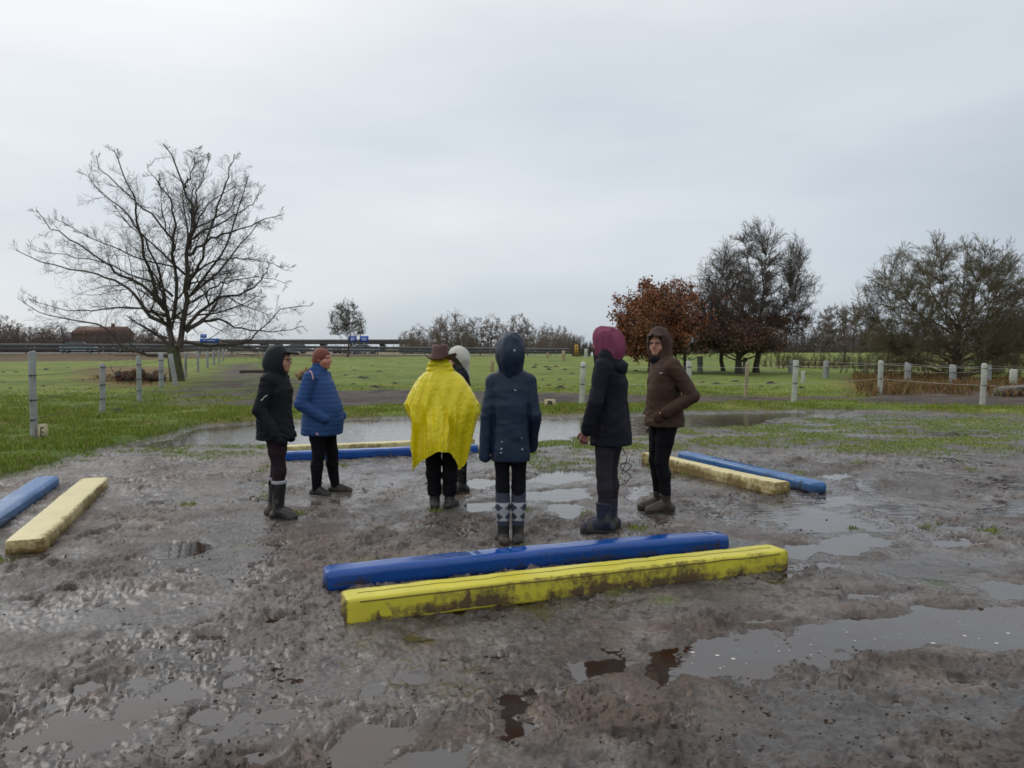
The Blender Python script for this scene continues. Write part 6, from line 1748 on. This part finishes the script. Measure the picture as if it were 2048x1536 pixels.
# ================================================================== GROUND COVER NO ONE COULD COUNT
rs = np.random.RandomState(77)
def blades(name, label, n, r0, r1, hmin, hmax, wmin, maskf, cols, seed, lean=.5, amin=-43, amax=43, wr=.0006):
    rs = np.random.RandomState(seed)
    a = np.radians(rs.uniform(amin, amax, n)); r = r0 * (r1 / r0) ** rs.rand(n)
    x = np.sin(a) * r; y = np.cos(a) * r
    out = fields(x, y)
    pr, hs = maskf(x, y, r, out)
    m = rs.rand(n) < pr; x, y, r, z, hs = x[m], y[m], r[m], out[0][m], hs[m]; n = len(x)
    h = rs.uniform(hmin, hmax, n) * hs; w = wmin + wr * r
    az = rs.uniform(0, 2 * PI, n); la = rs.uniform(0, 2 * PI, n); ll = h * lean * rs.rand(n)
    dx, dy = np.cos(az) * w / 2, np.sin(az) * w / 2
    V = np.stack([np.stack([x - dx, y - dy, z - .006], 1), np.stack([x + dx, y + dy, z - .006], 1),
                  np.stack([x + dx * .7 + np.cos(la) * ll * .35, y + dy * .7 + np.sin(la) * ll * .35, z + h * .6], 1),
                  np.stack([x + np.cos(la) * ll, y + np.sin(la) * ll, z + h], 1)], 1).reshape(-1, 3)
    i4 = np.arange(n)[:, None] * 4
    F3 = np.concatenate([i4 + [0, 1, 2], i4 + [0, 2, 3]])
    me = mesh_np(name, V, None, F3, smooth=False)
    c = np.array(cols)[rs.randint(0, len(cols), n)] * rs.uniform(.7, 1.25, (n, 1)) 
    c = np.repeat(np.concatenate([c, np.ones((n, 1))], 1), 4, 0)
    ca = me.color_attributes.new('cover', 'FLOAT_COLOR', 'POINT'); ca.data.foreach_set('color', c.astype(np.float32).ravel())
    m_ = bpy.data.materials.new(name + '_blades'); m_.use_nodes = True; b = m_.node_tree.nodes['Principled BSDF']; b.inputs['Roughness'].default_value = .6; b.inputs['Specular IOR Level'].default_value = .25
    q = m_.node_tree.nodes.new('ShaderNodeVertexColor'); q.layer_name = 'cover'; m_.node_tree.links.new(q.outputs['Color'], b.inputs['Base Color'])
    return tag(obj(name, me, m_), label, 'grass', kind='stuff')
def m_lawn(x, y, r, o):
    h, arena, grass, dark, dry, pm, dm, ro, nn = o
    cl = sstep(.30, .62, fbm2(x * 1.6, y * 1.6, 3)) 
    inn = arena > .5
    return np.where(inn, grass * .8 * (h > .004), grass * (.35 + .65 * cl) * sstep(34, 20, r)), np.where(inn, .55, .65 + .9 * cl + .6 * dry)
G_ = None
green = [(.17, .26, .022), (.13, .21, .020), (.21, .28, .035), (.30, .31, .065), (.24, .22, .07)]
blades('grass', 'short ragged grass over the paddocks and the edges of the riding ground', 620000, 6.5, 34, .025, .062, .006, m_lawn, green, 5)
def m_dry(x, y, r, o):
    h, arena, grass, dark, dry, pm, dm, ro, nn = o
    c = sstep(.35, .6, fbm2(x * 1.1 + 4, y * 1.1, 3))
    return np.clip(dry - .62, 0, 1) * 1.6 * (1 - arena) * c, (.35 + .9 * c) * np.where(x < 0, .5, 1)
blades('dry_grass', 'brown dead grass and weeds among the fence posts', 300000, 18, 48, .08, .30, .004, m_dry, [(.22, .12, .045), (.16, .08, .032), (.27, .17, .075), (.12, .07, .035), (.14, .14, .04)], 6, lean=.8, wr=.00045)
# crumbs and small clods of mud
n = 5000
a = np.radians(rs.uniform(-42, 42, n)); r = 2.3 * (9.5 / 2.3) ** rs.rand(n); x = np.sin(a) * r; y = np.cos(a) * r
cl = fbm2(x * 1.5 + 70, y * 1.5, 3); m = rs.rand(n) < (.15 + 1.6 * sstep(.42, .62, cl)); x, y = x[m], y[m]; o = fields(x, y); m = (o[1] > .6) & (o[0] > -.004); x, y, z = x[m], y[m], np.maximum(o[0][m], 0)
n = len(x)
import bmesh
bm = bmesh.new(); bmesh.ops.create_icosphere(bm, subdivisions=1, radius=1); bv_ = np.array([v.co[:] for v in bm.verts]); bf = np.array([[v.index for v in f.verts] for f in bm.faces]); bm.free()
s_ = np.minimum(np.exp(rs.randn(n) * .5) * .0040, .011)
sc_ = s_[:, None] * np.stack([rs.uniform(.8, 1.9, n), rs.uniform(.7, 1.4, n), rs.uniform(.45, .95, n)], 1)
th = rs.uniform(0, 2 * PI, n); jit = 1 + .5 * (rs.rand(n, len(bv_), 1) - .5)
P = bv_[None] * jit * sc_[:, None, :]
X = P[..., 0] * np.cos(th)[:, None] - P[..., 1] * np.sin(th)[:, None]; Y = P[..., 0] * np.sin(th)[:, None] + P[..., 1] * np.cos(th)[:, None]
V = np.stack([X + x[:, None], Y + y[:, None], P[..., 2] + (z + s_ * .25)[:, None]], -1).reshape(-1, 3)
F3 = (bf[None] + (np.arange(n) * len(bv_))[:, None, None]).reshape(-1, 3)
tag(obj('mud_crumbs', mesh_np('mud_crumbs', V, None, F3), mat('mud_crumb', (.060, .045, .036), .5, (.13, .105, .09), 30)), 'small crumbs and clods of churned mud', 'mud crumbs', kind='stuff')
# flecks of foam drifting on the big near puddle
n = 70; V = []; F3 = []; c = 0
for i in range(n):
    px = rs.uniform(1380, 2040); py = np.interp(px, [1380, 1500, 1700, 2040], [1325, 1305, 1275, 1258]) + rs.uniform(-26, 26)
    X0, Y0 = at(px, py, .001)
    if gz(X0, Y0) > -.004: continue
    R_ = rs.choice([.0025, .0035, .005, .009], p=[.5, .3, .15, .05]); k_ = 8
    for j in range(k_): V.append((X0 + math.cos(j * PI / 4) * R_ * 1.3, Y0 + math.sin(j * PI / 4) * R_, .0012))
    V.append((X0, Y0, .0012 + R_ * .25))
    F3 += [(c + j, c + (j + 1) % k_, c + k_) for j in range(k_)]; c += k_ + 1
if V: tag(obj('foam_flecks', mesh_np('foam_flecks', V, None, F3), mat('foam', (.62, .60, .56), .4)), 'tiny pale bubbles floating on the long near puddle', 'foam', kind='stuff')
